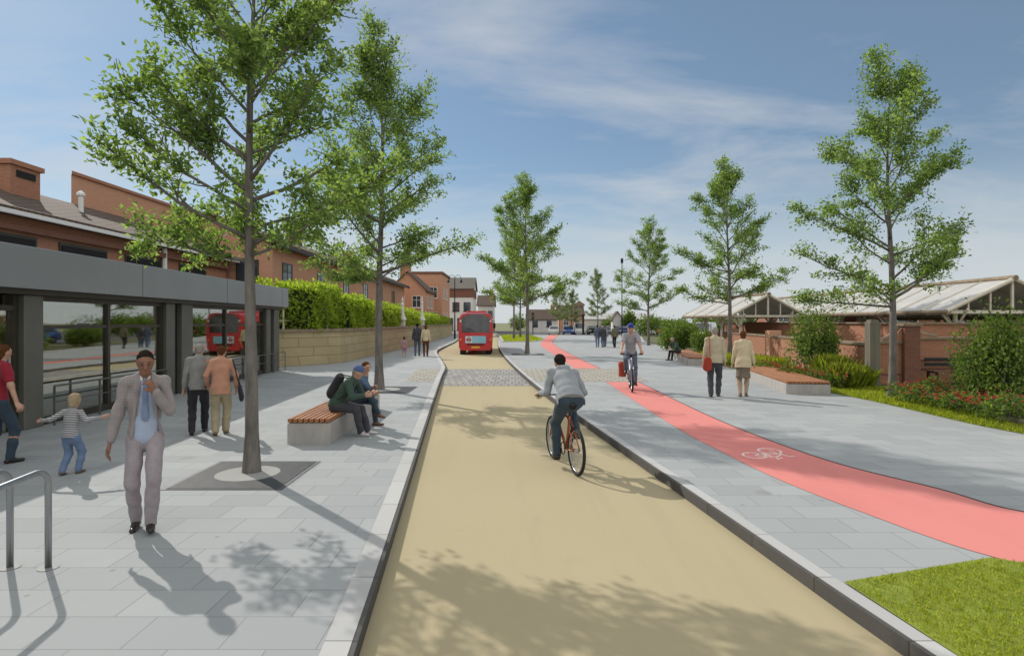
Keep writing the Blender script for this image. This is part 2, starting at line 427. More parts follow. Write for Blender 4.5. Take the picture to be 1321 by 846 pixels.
NS = 90
left_edge = [(-.32, -4), (-.57, -1), (-.95, 3.53), (-1.37, 8.2), (-1.98, 15), (-2.55, 21.5), (-2.95, 26.2), (-4.0, 33), (-5.16, 41), (-5.55, 52), (-5.9, 63), (-7.6, 90), (-11, 130)]
right_edge = [(3.5, -4), (3.1, -1), (2.50, 3.53), (2.37, 4.51), (2.12, 6.6), (1.45, 12.06), (.76, 18.3), (.02, 27.2), (-.62, 37), (-1.15, 49), (-1.5, 63), (-2.0, 84), (-4.5, 130)]
LE = spline(left_edge, NS); RE = spline(right_edge, NS)
b = MB(); b.strip(LE, RE, ZR); S(b.build('road', M['tan']))
def kerb_run(name, line, side, w, mat, z0, z1, name2=None):
    """solid band along a plan line; side -1 lies to the left of it"""
    o = offset(line, w * side); n = len(line); vs = []; fs = []
    for p in line: vs.append((p[0], p[1], z0))
    for p in line: vs.append((p[0], p[1], z1))
    for p in o: vs.append((p[0], p[1], z1))
    for p in o: vs.append((p[0], p[1], z0))
    for i in range(n - 1):
        for k in range(3):
            q = (k * n + i, k * n + i + 1, (k + 1) * n + i + 1, (k + 1) * n + i)
            fs.append(q if side < 0 else q[::-1])
    m = MB(); m._add(vs, fs); return S(m.build(name, mat))
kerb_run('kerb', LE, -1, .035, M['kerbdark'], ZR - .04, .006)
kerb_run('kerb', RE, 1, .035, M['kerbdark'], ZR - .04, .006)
kerb_run('kerb_edging', offset(LE, -.035), -1, .17, M['kerb'], -.05, .010)
kerb_run('kerb_edging', offset(RE, .035), 1, .12, M['kerb'], -.05, .010)
# pavements
b = MB(); L0 = offset(LE, -.2); b.strip([(-26 if p[1] < 60 else -24, p[1]) for p in L0], L0, 0.0); S(b.build('pavement', M['slab']))
plaza_edge = [(12.5, -4), (11.5, 2), (10.0, 7.0), (9.11, 10.5), (9.0, 11.4), (9.05, 13), (9.1, 14.9), (8.95, 17.1), (9.1, 22), (9.5, 28), (10.6, 36), (11.9, 46), (13.5, 60), (16.5, 75), (19, 89)]
PE = spline(plaza_edge, NS)
RE_l = [p for p in offset(RE, .15)]
def at_y(line, y):
    for a, c in zip(line, line[1:]):
        if a[1] <= y <= c[1]:
            t = (y - a[1]) / max(1e-6, c[1] - a[1]); return (a[0] + (c[0] - a[0]) * t, y)
    return line[-1] if y > line[-1][1] else line[0]
ys = [-4 + i * 93.0 / 109 for i in range(110)]
b = MB(); b.strip([at_y(RE_l, y) for y in ys], [at_y(PE, y) for y in ys], 0.0); S(b.build('plaza', M['slab']))
b = MB(); b.strip([at_y(PE, y) for y in ys], [(46, y) for y in ys], -.01); S(b.build('planting_bed', M['soil']))
kerb_run('bed_edging', [at_y(PE, y) for y in ys if y > 21], 1, .06, M['kerb'], -.08, .02)
kerb_run('plaza_kerb', [(x, 89.0) for x in (-1.9, 3, 8, 14, 19)], -1, .25, M['kerb'], -.14, .03)
b = MB(); b._add([(-2.2, 89.6, -.13), (60, 89.6, -.13), (60, 93.5, -.13), (-3, 93.5, -.13)], [(0, 1, 2, 3)]); S(b.build('verge', M['turf']))
b = MB(); b._add([(-3, 93.6, -.13), (90, 93.6, -.13), (90, 135, -.13), (-6, 135, -.13)], [(0, 1, 2, 3)])
b._add([(20, 46, .0), (60, 46, .0), (60, 80, .0), (20, 80, .0)], [(0, 1, 2, 3)]); S(b.build('car_park', M['asphalt']))

# red cycle path in two lengths, with a dark strip standing in for the far-edge shadow
U1 = spline([(8.8, 4.6), (6.5, 5.55), (5.37, 6.18), (5.09, 7.04), (4.52, 8.54), (4.22, 11.26), (4.16, 14.3), (4.2, 19.6)], 50)
D1 = spline([(7.2, 3.3), (5.0, 4.35), (4.1, 5.0), (3.68, 6.18), (3.38, 7.5), (3.22, 9.13), (3.1, 11.7), (3.12, 19.6)], 50)
U2 = spline([(3.75, 25.2), (3.6, 37), (3.68, 50.7), (4.3, 62), (7.0, 89)], 40)
D2 = spline([(2.68, 25.2), (2.6, 34), (2.45, 43), (2.7, 55), (5.5, 88.8)], 40)
for U, D in ((U1, D1), (U2, D2)):
    b = MB(); b.strip(D, U, .005); S(b.build('cycle_path', M['red']))
    kerb_run('path_edge_shade', U, 1, .022, M['kerbdark'], -.02, .012)
# paved crossing over road and pavements
ry = [19.4 + i * (26.2 - 19.4) / 14 for i in range(15)]
b = MB(); b.strip([(at_y(LE, y)[0] + .004, y) for y in ry], [(at_y(RE, y)[0] - .004, y) for y in ry], ZR + .005); S(b.build('crossing', M['sett']))
b = MB(); ty = [19.7 + i * (25.1 - 19.7) / 10 for i in range(11)]
b.strip([(at_y(RE, y)[0] + .17, y) for y in ty], [(4.6, y) for y in ty], .0045)
b.strip([(at_y(LE, y)[0] - 1.15, y) for y in ty], [(at_y(LE, y)[0] - .225, y) for y in ty], .0045); S(b.build('tactile_paving', M['tactile']))

# cycle symbol painted on the path (flat marking, a few mm thick)
def stroke(mb, pts, w, z0=.006, z1=.009, closed=False):
    n = len(pts)
    for i in range(n if closed else n - 1):
        a = Vector(pts[i]); c = Vector(pts[(i + 1) % n]); t = (c - a).normalized(); q = Vector((-t.y, t.x)) * w / 2
        e = t * w * .3
        mb.prism([(a - q - e)[:], (c - q + e)[:], (c + q + e)[:], (a + q - e)[:]], z0, z1 + .0001 * (i % 3))
sy = MB(); A = Vector((.77, .64)) * .74; U = Vector((.55, -.835)) * .74; O = Vector((3.62, 8.80))
def sp(u, v): return (O + A * u + U * v)
for c in ((0.0, 0.0), (.62, 0.0)):
    stroke(sy, [sp(c[0] + .235 * math.cos(a), c[1] + .235 * math.sin(a)) for a in [2 * PI * i / 22 for i in range(22)]], .032, closed=True)
for pl in ([(0, 0), (.2, .36), (.53, .32), (.3, 0), (0, 0)], [(.3, 0), (.17, .44)], [(.62, 0), (.5, .5), (.6, .56)], [(.08, .46), (.26, .46)]):
    stroke(sy, [sp(*p) for p in pl], .028)
sy.build('cycle_symbol', M['roadwhite']); tag(bpy.data.objects['cycle_symbol'], 'white bicycle symbol painted on the red cycle path', 'road marking')
# ------------------------------------------------------------------ foliage
def leaves_mesh(name, pos, dirs, nors, L, Wd, mat, quad=True):
    """pos/dirs/nors (n,3); folded diamond leaves"""
    pos = np.asarray(pos, float); dirs = np.asarray(dirs, float); nors = np.asarray(nors, float); n = len(pos)
    L = np.broadcast_to(np.asarray(L, float), (n,)); Wd = np.broadcast_to(np.asarray(Wd, float), (n,))
    dirs = dirs / (np.linalg.norm(dirs, axis=1, keepdims=True) + 1e-9)
    side = np.cross(dirs, nors); side /= (np.linalg.norm(side, axis=1, keepdims=True) + 1e-9)
    up = np.cross(side, dirs)
    v = np.empty((n, 4, 3))
    v[:, 0] = pos
    mid = pos + dirs * (L * .48)[:, None] + up * (L * .10)[:, None]
    v[:, 1] = mid + side * (Wd * .5)[:, None]
    v[:, 2] = pos + dirs * L[:, None] - up * (L * .06)[:, None]
    v[:, 3] = mid - side * (Wd * .5)[:, None]
    me = bpy.data.meshes.new(name)
    me.vertices.add(n * 4); me.vertices.foreach_set('co', v.reshape(-1).astype(np.float32))
    b = np.arange(n)[:, None] * 4
    idx = np.concatenate([b + 0, b + 1, b + 2, b + 0, b + 2, b + 3], axis=1).reshape(-1)
    me.loops.add(n * 6); me.loops.foreach_set('vertex_index', idx.astype(np.int32))
    me.polygons.add(n * 2); me.polygons.foreach_set('loop_start', (np.arange(n * 2) * 3).astype(np.int32))
    try: me.polygons.foreach_set('loop_total', np.full(n * 2, 3, np.int32))
    except Exception: pass
    me.materials.append(mat); me.update(calc_edges=True); me.validate()
    return me

M['leaf'] = leafmat('tree_leaf', [(.085, .135, .05), (.125, .19, .07), (.18, .25, .10), (.27, .34, .16)], trans=.58)
M['leaf_hazed'] = leafmat('tree_leaf_hazed', [(.15, .19, .10), (.19, .24, .13), (.24, .28, .17)], trans=.35)  # distance haze put into the leaf colour as a paler green
M['leaf_dark'] = leafmat('shrub_leaf', [(.05, .085, .025), (.09, .145, .034), (.135, .20, .045), (.20, .26, .065)], trans=.4, rough=.6)
M['leaf_hedge'] = leafmat('hedge_leaf', [(.13, .20, .022), (.21, .29, .032), (.28, .36, .05), (.36, .41, .09)], trans=.5)
M['hedge_core'] = pmat('hedge_core', (.03, .045, .012), (.015, .025, .008), scale=3, rough=1)
M['bark'] = pmat('bark', (.22, .20, .18), (.09, .08, .07), scale=9, rough=.95, bump=.9, bscale=22, stretch=(1, 1, .25))
M['grassblade'] = leafmat('grass_blade', [(.20, .25, .022), (.26, .31, .03), (.32, .35, .045), (.38, .36, .10)], trans=.5)
M['tuft'] = leafmat('ornamental_grass', [(.22, .27, .035), (.29, .33, .055), (.38, .38, .12)], trans=.5)
M['petal'] = leafmat('red_petal', [(.36, .04, .045), (.46, .07, .07), (.54, .14, .13)], trans=.2)

def gen_tree(seed, H, r0, Rmax, leaf, nleaf, cb=.3, nprim=27, right=True, sides=9):
    rng = random.Random(seed); nr = np.random.RandomState(seed)
    mb = MB()
    tp = []
    for i in range(15):
        t = i / 14; z = H * .95 * t
        wob = Vector((math.sin(t * 5 + seed), math.cos(t * 4.1 + seed * 2), 0)) * .012 * H * t
        tp.append(Vector((wob.x, wob.y, z)))
    def trad(t): return r0 * max(.06, (1 - t) ** .85) * (1.0 + .35 * math.exp(-t * 60))
    tr = [trad(i / 14) for i in range(15)]
    mb.tube([tp[0] - Vector((0, 0, .12))] + tp, [tr[0] * 1.15] + tr, sides)
    def tpos(t):
        f = t * 14; k = min(13, int(f)); return tp[k].lerp(tp[k + 1], f - k)
    twigs = []                                     # (p, dir) leaf-bearing points with weight
    def grow(p, d, L, r, up, steps=6):
        pts = [p]; q = p.copy(); dd = d.copy()
        for s in range(steps):
            dd = (dd + Vector((rng.gauss(0, .10), rng.gauss(0, .10), rng.gauss(0, .06) + up))).normalized()
            q = q + dd * (L / steps); pts.append(q.copy())
        mb.tube(pts, [max(.0022 * H * .3, r * (1 - .8 * i / steps)) for i in range(steps + 1)], 5 if r > .012 else 4)
        return pts
    prims = []
    for i in range(nprim):
        t = i / (nprim - 1); zf = (cb + .015) + (.90 - cb) * t ** 1.05
        prof = np.interp(t, [0, .1, .28, .5, .72, .9, 1], [.74, .92, 1.0, .93, .80, .60, .42])
        az = i * 2.39996 + rng.gauss(0, .25) + seed
        L = Rmax * prof * rng.uniform(.58, 1.22)
        el = R(np.interp(t, [0, .3, .7, 1], [14, 30, 52, 72]) + rng.uniform(-8, 8))
        prims.append((zf, az, L, el))
    if right:
        prims.append((cb + .045, .05, Rmax * 1.25, R(25))); prims.append((cb + .30, .15, Rmax * .95, R(40)))
        prims.append((cb + .42, .3, Rmax * .86, R(52))); prims.append((cb + .02, PI - .2, Rmax * .95, R(8)))
        prims.append((cb + .19, PI, Rmax * 1.08, R(24)))
    prims.append((.9, 2.6, .16 * H, R(80)))
    for zf, az, L, el in prims:
        p = tpos(zf / .95 if zf < .94 else .99)
        d = Vector((math.cos(az) * math.cos(el), math.sin(az) * math.cos(el), math.sin(el)))
        r = min(trad(zf / .95) * .6, .0018 * H * .6 + L * .0125)
        pts = grow(p, d, L, r, .035)
        nb = max(4, int(3 + L / H * 44))
        for s in range(nb):
            u = .25 + .75 * (s + rng.random() * .6) / nb; u = min(u, .99)
            f = u * 6; k = min(5, int(f)); q = pts[k].lerp(pts[k + 1], f - k); dd = (pts[k + 1] - pts[k]).normalized()
            sd = (dd * rng.uniform(.4, 1.0) + Vector((rng.gauss(0, .55), rng.gauss(0, .55), rng.gauss(.22, .45)))).normalized()
            sl = H * rng.uniform(.04, .085) * (1.15 - .45 * u)
            bw_ = math.exp(rng.gauss(0, .55))
            sp_ = grow(q, sd, sl, max(r * .35, .0016 * H * .4), .03, 4)
            for k2 in range(1, 5):
                twigs.append((sp_[k2], (sp_[k2] - sp_[k2 - 1]).normalized(), (.55 + .45 * k2 / 4) * bw_))
        twigs.append((pts[-1], d, 1.3))
    P = np.array([t[0][:] for t in twigs]); D = np.array([t[1][:] for t in twigs]); w = np.array([t[2] for t in twigs])
    # a few twigs carry much more than others, so that clumps and gaps form
    w = w * np.exp(nr.normal(0, .3, len(w))); w /= w.sum()
    idx = nr.choice(len(P), nleaf, p=w)
    jit = nr.normal(0, .0105 * H, (nleaf, 3)); jit[:, 2] *= .7
    pos = P[idx] + jit
    dr = D[idx] * .6 + nr.normal(0, .6, (nleaf, 3)); dr[:, 2] -= .12
    nor = nr.normal(0, .55, (nleaf, 3)) + np.array([0, 0, .8])
    Ls = leaf * nr.uniform(.65, 1.2, nleaf)
    crown = leaves_mesh('crown', pos, dr, nor, Ls, Ls * .52, M['leaf'])
    trunk = mesh_from('trunk', mb.v, mb.f, M['bark'], True)
    return trunk, crown

def put_tree(meshes, label, loc, rot=0, scale=1.0, group='young street trees', mat=None, sx=1.0, name='street_tree'):
    t = thing(name, label, 'tree', loc, rot, group, scale); t.scale = (scale * sx, scale * sx, scale)
    a = link(bpy.data.objects.new('trunk', meshes[0]), t); b = link(bpy.data.objects.new('crown', meshes[1]), t)
    if mat:
        b.material_slots[0].link = 'OBJECT'; b.material_slots[0].material = mat
    return t

TG = 'young street trees'
tA = gen_tree(3, 7.9, .092, 1.72, .088, 29000, cb=.335, nprim=36)
put_tree(tA, 'tall leafy street tree in a grey grate just behind the man in the suit', (-3.44, 7.79, 0))
tB = gen_tree(11, 10.2, .125, 2.35, .112, 28000, cb=.29, nprim=34)
put_tree(tB, 'leafy street tree at the far end of the slatted bench with two people', (-3.9, 17.3, 0))
tC = gen_tree(20, 10.0, .11, 2.5, .125, 19000, cb=.27, nprim=28)
tD = gen_tree(35, 10.0, .11, 2.5, .125, 18000, cb=.27, nprim=27)
tE = gen_tree(58, 10.0, .11, 2.6, .108, 24000, cb=.26, nprim=27)
put_tree(tC, 'street tree in a small grate in front of the grass island beside the bus', (.93, 36.2, 0), 0, 1.04, sx=1.12)
put_tree(tD, 'thin trunked tree on the grass island, nearer the bus of the pair there', (.22, 66, .03), 1.1, 1.3, sx=.85)
put_tree(tC, 'thin trunked tree on the grass island, farther from the bus of the pair there', (.98, 70, .03), 2.6, 1.25, sx=.85)
put_tree(tD, 'street tree beside the tall dark lamp post by the far end of the planting bed', (11.6, 50, 0), 0, 1.01, sx=1.12)
put_tree(tC, 'street tree rising behind the strolling couple in pale jackets', (11.8, 32, 0), 0, 1.02, sx=1.12)
put_tree(tE, 'street tree on the strip of lawn beside the square timber post', (10.0, 15.5, 0), 0, .855, sx=1.1)
put_tree(tC, 'pale small tree far off beside the parked cars, with a thin straight trunk', (13.6, 93.5, -.1), .7, .98, 'pale distant trees', M['leaf_hazed'])
put_tree(tD, 'pale tree far off in front of the low white house', (7.4, 92, -.1), 1.9, .80, 'pale distant trees', M['leaf_hazed'], sx=1.15)
put_tree(tC, 'pale spreading tree far off between the low white house and the clock tower', (9.9, 98, -.1), 3.9, .70, 'pale distant trees', M['leaf_hazed'], sx=1.25)

# ---- shrubs
def gen_bush(seed, rx, ry, h, n, leaf, mat, lumps=9, z0=.05, droop=0.0):
    nr = np.random.RandomState(seed); rng = random.Random(seed)
    mb = MB(); C = []; Rr = []
    for i in range(lumps):
        a = i * 2.4 + seed; rr = math.sqrt((i + .4) / lumps) * .72
        c = np.array([rx * rr * math.cos(a), ry * rr * math.sin(a), h * (.30 + .45 * rng.random() * (1.15 - rr))]); C.append(c); Rr.append(rng.uniform(.24, .44))
        mb.tube([(c[0] * .15, c[1] * .15, -.05), (c[0] * .6, c[1] * .6, c[2] * .55), tuple(c * np.array([1, 1, 1.15]))], [.02 * h * .5, .014 * h * .5, .005], 5)
    C = np.array(C); Rr = np.array(Rr)
    k = nr.randint(0, lumps, n); u = nr.normal(0, 1, (n, 3)); u /= np.linalg.norm(u, axis=1, keepdims=True)
    rad = (nr.uniform(.25, 1.12, n) ** .55) * Rr[k]
    pos = C[k] + u * rad[:, None] * np.array([rx, ry, h * .8]) * 1.0
    sh = nr.rand(n) < .14; pos[sh] += (u[sh] * np.array([1, 1, .5]) + np.array([0, 0, .5])) * np.array([rx, ry, h]) * (.22 * np.abs(np.sin(k[sh] * 2.1 + 5 * u[sh, 0] + 4 * u[sh, 1])))[:, None]
    pos[:, 2] = np.clip(pos[:, 2], z0, None)
    dr = u * .6 + nr.normal(0, .5, (n, 3)); dr[:, 2] -= droop
    nor = u * .5 + nr.normal(0, .5, (n, 3)) + np.array([0, 0, .6])
    Ls = leaf * nr.uniform(.65, 1.25, n)
    return mesh_from('stems', mb.v, mb.f, M['bark'], True), leaves_mesh('foliage', pos, dr, nor, Ls, Ls * .5, mat)
def put_bush(name, me, label, cat, loc, rot=0, group=None, s=(1, 1, 1), extra=None):
    t = thing(name, label, cat, loc, rot, group); t.scale = s
    link(bpy.data.objects.new('stems', me[0]), t); link(bpy.data.objects.new('foliage', me[1]), t)
    if extra: link(bpy.data.objects.new('blossom', extra), t)
    return t
sh1 = gen_bush(5, .95, .8, 2.0, 7000, .085, M['leaf_dark'], 11)
sh2 = gen_bush(9, 1.15, 1.0, 2.15, 8500, .09, M['leaf_dark'], 13)
sh3 = gen_bush(14, 1.6, 1.3, 2.0, 5200, .17, M['leaf_dark'], 12)
put_bush('shrub', sh2, 'large leafy shrub growing out of the red rose bed at the frame edge', 'shrub', (10.9, 13.2, 0), .3, s=(1.0, 1.0, 1.25))
put_bush('shrub', sh1, 'leafy shrub between the two right-hand benches and the brick wall', 'shrub', (10.6, 20.6, 0), 1.2, s=(1.12, 1.1, 1.3))
put_bush('shrub', sh3, 'bushy shrub behind the far bench with the seated person', 'shrub', (11.6, 40.5, 0), 0, 'shrubs at the far end of the bed', (.9, .9, 1.15))
put_bush('shrub', sh3, 'low rounded shrub farthest along the planting bed by the parked cars', 'shrub', (14.6, 52, 0), 2, 'shrubs at the far end of the bed', (1.1, 1.1, .95))
put_bush('shrub', sh3, 'reddish brown shrub leaning over the path edge before the far bench', 'shrub', (11.9, 37, 0), 4, 'shrubs at the far end of the bed', (.6, .6, .85))

def gen_rose(seed, nleaf=420, nfl=26):
    nr = np.random.RandomState(seed); st, fo = gen_bush(seed, .48, .44, .62, nleaf, .085, M['leaf_dark'], 7, .03)
    P = []; D = []; Nn = []
    for i in range(nfl):
        a = nr.rand() * 6.28; rr = math.sqrt(nr.rand()) * .5; c = np.array([rr * math.cos(a), rr * math.sin(a), .46 + nr.rand() * .16 - rr * .35])
        for k in range(7):
            b = k * .9 + a; d = np.array([math.cos(b), math.sin(b), .55 + .5 * (k % 2)])
            P.append(c); D.append(d); Nn.append(np.array([0, 0, 1.0]) - d * .3)
    fl = leaves_mesh('flowers', P, D, Nn, .055, .05, M['petal'])
    return st, fo, fl
roses = [gen_rose(41), gen_rose(52)]
RB = 'red rose bushes in the planting bed'
rs = random.Random(8)
rose_spots = []
for i in range(26):
    y = 9.2 + (i % 9) * .68 + rs.uniform(-.15, .15); row = i // 9
    x = at_y(PE, y)[0] + .62 + row * .78 + rs.uniform(-.12, .12); rose_spots.append((x, y))
for i in range(7): rose_spots.append((9.05 + rs.uniform(0, .55) + .05 * i, 17.4 + i * .75))
for i, (x, y) in enumerate(rose_spots):
    st, fo, fl = roses[i % 2]
    lab = ('low rose bush with red blooms in the bed under the large shrub' if i < 26 else 'low rose bush with red blooms behind the empty slatted bench')
    put_bush('rose_bush', (st, fo), lab, 'rose bush', (x, y, 0), rs.uniform(0, 6.28), RB if i < 26 else RB + ' behind the bench', (rs.uniform(.85, 1.15),) * 2 + (rs.uniform(.85, 1.15),), fl)

def blades_mesh(name, pts, h, w, mat, seed, lean=.35):
    nr = np.random.RandomState(seed); n = len(pts)
    d = np.column_stack([nr.normal(0, lean, n), nr.normal(0, lean, n), np.ones(n)])
    nor = np.column_stack([nr.normal(0, 1, n), nr.normal(0, 1, n), np.zeros(n)])
    return leaves_mesh(name, pts, d, nor, h * nr.uniform(.5, 1.2, n), w, mat)
# tall ornamental grasses beside the post
for i, (x, y, hh, lab) in enumerate([(9.95, 17.7, .72, 'clump of tall yellow green grass just left of the timber post'), (10.3, 18.9, .88, 'tallest clump of yellow green grass, set back left of the timber post'), (10.65, 18.2, .62, 'low clump of yellow green grass hard against the timber post')]):
    nr = np.random.RandomState(70 + i); n = 1700
    p = np.column_stack([nr.normal(0, .13, n), nr.normal(0, .13, n), np.zeros(n)])
    d = np.column_stack([p[:, 0] * 1.2 + nr.normal(0, .24, n), p[:, 1] * 1.2 + nr.normal(0, .24, n), np.ones(n)])
    me = leaves_mesh('grass_clump', p, d, np.column_stack([nr.normal(0, 1, n), nr.normal(0, 1, n), np.zeros(n)]), hh * nr.uniform(.25, 1.2, n), .009, M['tuft'])
    o = link(bpy.data.objects.new('grass_clump', me)); o.location = (x, y, 0)
    tag(o, lab, 'ornamental grass', 'tall grasses by the timber post')

def scatter(poly, n, seed):
    nr = np.random.RandomState(seed); P = np.array(poly); lo = P.min(0); hi = P.max(0); out = []
    while len(out) < n:
        q = nr.uniform(lo, hi, (n, 2)); ins = np.zeros(n, bool); j = len(P) - 1
        for i in range(len(P)):
            c = (P[i, 1] > q[:, 1]) != (P[j, 1] > q[:, 1])
            xx = (P[j, 0] - P[i, 0]) * (q[:, 1] - P[i, 1]) / (P[j, 1] - P[i, 1] + 1e-12) + P[i, 0]
            ins ^= c & (q[:, 0] < xx); j = i
        out += q[ins].tolist()
    return np.array(out[:n])
def poly_sheet(name, poly, z, mat):
    m = MB(); m._add([(x, y, z) for x, y in poly], [tuple(range(len(poly)))]); o = m.build(name, mat)
    if o.data.polygons[0].normal.z < 0: o.data.flip_normals()
    return S(o)
# lawn in the near right corner, grown over with blades
lawn = [(2.54, 4.51), (4.05, 4.98), (4.6, 4.62), (5.2, 4.22), (7.3, 3.2), (9, 1.5), (9, .5), at_y(RE_l, .5), at_y(RE_l, 2.0), at_y(RE_l, 3.2)]
poly_sheet('lawn', lawn, .014, M['turf'])
vis = [(2.56, 4.49), (4.05, 4.95), (5.2, 4.2), (6, 3.6), (6, 2.2), at_y(RE_l, 2.2), at_y(RE_l, 3.2)]
q = scatter(vis, 26000, 5); gc = scatter(vis, 26, 77); dd = np.min(np.linalg.norm(q[:, None] - gc[None], axis=2), 1); q = q[(dd > .10) | (np.random.RandomState(4).rand(len(q)) < .35)]
o = link(bpy.data.objects.new('grass', blades_mesh('grass', np.column_stack([q, np.full(len(q), .012)]), .036, .0065, M['grassblade'], 6, .5)))
tag(o, 'short mown grass in the corner beside the kerb and red path', 'grass', kind='stuff')
# strip of lawn along the right edge of the plaza
strip = [at_y(PE, 10.2), at_y(PE, 11.4), at_y(PE, 13), at_y(PE, 15), at_y(PE, 17), (9.4, 18.9), (11.2, 18.6), (11.0, 16), (10.6, 14.6), (9.9, 12.6), (9.5, 10.4)]
poly_sheet('lawn', strip, .004, M['turf'])
q = scatter(strip, 15000, 9)
o = link(bpy.data.objects.new('grass', blades_mesh('grass', np.column_stack([q, np.zeros(len(q))]), .10, .016, M['grassblade'], 7, .45)))
tag(o, 'bright grass strip between the paving and the brick wall', 'grass', kind='stuff')
far = [(9.75, 27), (10.4, 33.5), (12.6, 34), (13, 27)]
poly_sheet('lawn', far, .004, M['turf'])
q = scatter(far, 5000, 10)
o = link(bpy.data.objects.new('grass', blades_mesh('grass', np.column_stack([q, np.zeros(len(q))]), .38, .03, M['grassblade'], 17, .4)))
tag(o, 'longer bright grass behind the far bench', 'grass', kind='stuff')
# grass island
isl = [(-.75, 58.6), (1.9, 58.6), (3.4, 64), (2.6, 83), (-1.55, 83.5), (-1.05, 66)]
poly_sheet('grass_island', isl, .03, M['turf'])
kerb_run('island_kerb', isl + [isl[0]], 1, .22, M['kerb'], -.02, .06)
q = scatter(isl, 3500, 12)
o = link(bpy.data.objects.new('grass', blades_mesh('grass', np.column_stack([q, np.full(len(q), .03)]), .25, .06, M['grassblade'], 19, .5)))
tag(o, 'grass growing on the kerbed island under the paired trees', 'grass', kind='stuff')
# ------------------------------------------------------------------ buildings
M['brick'] = brickmat('red_brick', (.45, .185, .10), (.38, .145, .08), (.34, .26, .20), stain=.25)
M['brick_o'] = brickmat('orange_brick', (.64, .325, .20), (.59, .29, .175), (.42, .30, .22), stain=.15)
M['brick_d'] = brickmat('dark_brick', (.25, .10, .06), (.19, .075, .045), (.17, .13, .11), stain=.3)
M['stone'] = brickmat('sandstone', (.50, .415, .25), (.43, .35, .205), (.20, .165, .10), bw=1.25, rh=.42, ms=.014, stain=.5, stain_col=(.22, .18, .10), sscale=.8)
M['coping'] = pmat('coping_stone', (.30, .235, .16), (.17, .13, .09), scale=3, rough=.9, bump=.3)
M['rtile'] = brickmat('roof_tile', (.15, .105, .075), (.11, .08, .058), (.045, .035, .03), bw=.3, rh=.32, ms=.03, stain=.4, bump=.8)
M['slate'] = brickmat('roof_slate', (.17, .155, .13), (.14, .13, .11), (.07, .065, .06), bw=.3, rh=.28, ms=.02, stain=.3)
M['render'] = pmat('white_render', (.72, .70, .66), (.60, .585, .55), scale=1.5, rough=.9)
M['cream'] = pmat('cream_paint', (.68, .63, .53), (.55, .51, .42), scale=4, rough=.6)
M['fascia'] = pmat('grey_fascia', (.30, .31, .32), (.265, .275, .285), scale=.7, rough=.38, metal=.35)
M['frame'] = pmat('bronze_frame', (.068, .058, .042), (.05, .043, .033), scale=3, rough=.4, metal=.3)
M['pier'] = pmat('pier_cladding', (.15, .148, .128), (.12, .118, .10), scale=2, rough=.5, metal=.2)
M['dark'] = pmat('dark_recess', (.018, .016, .015), (.012, .011, .01), scale=2, rough=.8)
M['glass'] = glassmat('shop_glass', (.74, .72, .60), .38)
M['wglass'] = pmat('window_glass', (.05, .065, .085), (.035, .045, .06), scale=1.5, rough=.06, spec=.8)
M['interior'] = pmat('interior_plaster', (.60, .45, .25), (.42, .31, .17), scale=1.2, rough=.9)
M['railsteel'] = pmat('rail_steel', (.16, .16, .15), (.11, .11, .10), scale=12, rough=.5, metal=.4)
M['steel'] = pmat('brushed_steel', (.42, .43, .44), (.34, .35, .36), scale=30, rough=.32, metal=.9, stretch=(1, 1, .1))
M['blackmetal'] = pmat('black_metal', (.022, .023, .025), (.015, .016, .018), scale=6, rough=.45, metal=.4)
M['canopy'] = pmat('canopy_sheet', (.64, .63, .605), (.52, .51, .485), scale=1.0, rough=.5)
_nt = M['canopy'].node_tree; _t = N(_nt, 'ShaderNodeBsdfTranslucent'); _t.inputs['Color'].default_value = (.6, .59, .54, 1); _m = N(_nt, 'ShaderNodeMixShader'); _m.inputs['Fac'].default_value = .22
_nt.links.new(_nt.nodes['Principled BSDF'].outputs[0], _m.inputs[1]); _nt.links.new(_t.outputs[0], _m.inputs[2]); _nt.links.new(_m.outputs[0], _nt.nodes['Material Output'].inputs['Surface'])

# --- café with the grey fascia
cafe = thing('cafe', 'single storey dark framed cafe with big windows under a grey fascia', 'building', (-9.11, 10.48, 0), math.atan(.0414))
b = MB(); b.box(-6.2, .42, -10, 13.95, 2.6, 3.36, .012); b.build('fascia', M['fascia'], cafe)
for s in (-6, -1.3, 3.6, 8.2, 13.2):
    b = MB(); b.box(.4205, .4235, s, s + .012, 2.61, 3.35); b.build('panel_joint', M['frame'], cafe)
b = MB(); b.box(-6.0, .25, -9.8, 13.8, 2.5, 2.597); b.build('soffit', M['frame'], cafe)
for s0, s1, w in ((-4.9, -4.4, .14), (.35, .82, .16), (5.2, 5.62, .14), (5.95, 6.55, .16), (12.3, 12.72, .14), (13.05, 13.62, .16)):
    b = MB(); b.box(-.25, w, s0, s1, 0, 2.499, .015); b.build('pier', M['pier'], cafe)
for s in (5.62, 12.72):
    b = MB(); b.box(-.2, .02, s, s + .33, 0, 2.498); b.build('infill_panel', M['dark'], cafe)
def bay(s0, s1, mulls):
    f = MB(); f.box(-.08, .05, s0, s1, 0, .14); f.box(-.08, .04, s0, s1, 2.40, 2.498)
    f.box(-.06, .035, s0, s1, 1.86, 1.93)
    for m in mulls: f.box(-.085, .048, m - .045, m + .045, .14, 2.40)
    w = f.build('window', M['frame'], cafe)
    p = MB()
    p.box(-.02, -.008, s0 + .002, s1 - .002, .141, 2.399); p.build('pane', M['glass'], w)
bay(.82, 5.2, (.87, 2.95, 5.15)); bay(6.55, 12.3, (6.6, 8.97, 12.25)); bay(-4.4, -1.3, (-4.3, -2.8))
b = MB(); b.box(-.1, .05, -1.3, -1.2, 0, 2.498); b.box(-.1, .05, .24, .349, 0, 2.498); b.box(-.1, .05, -1.2, .24, 2.2, 2.3)
dr = b.build('door', M['frame'], cafe)
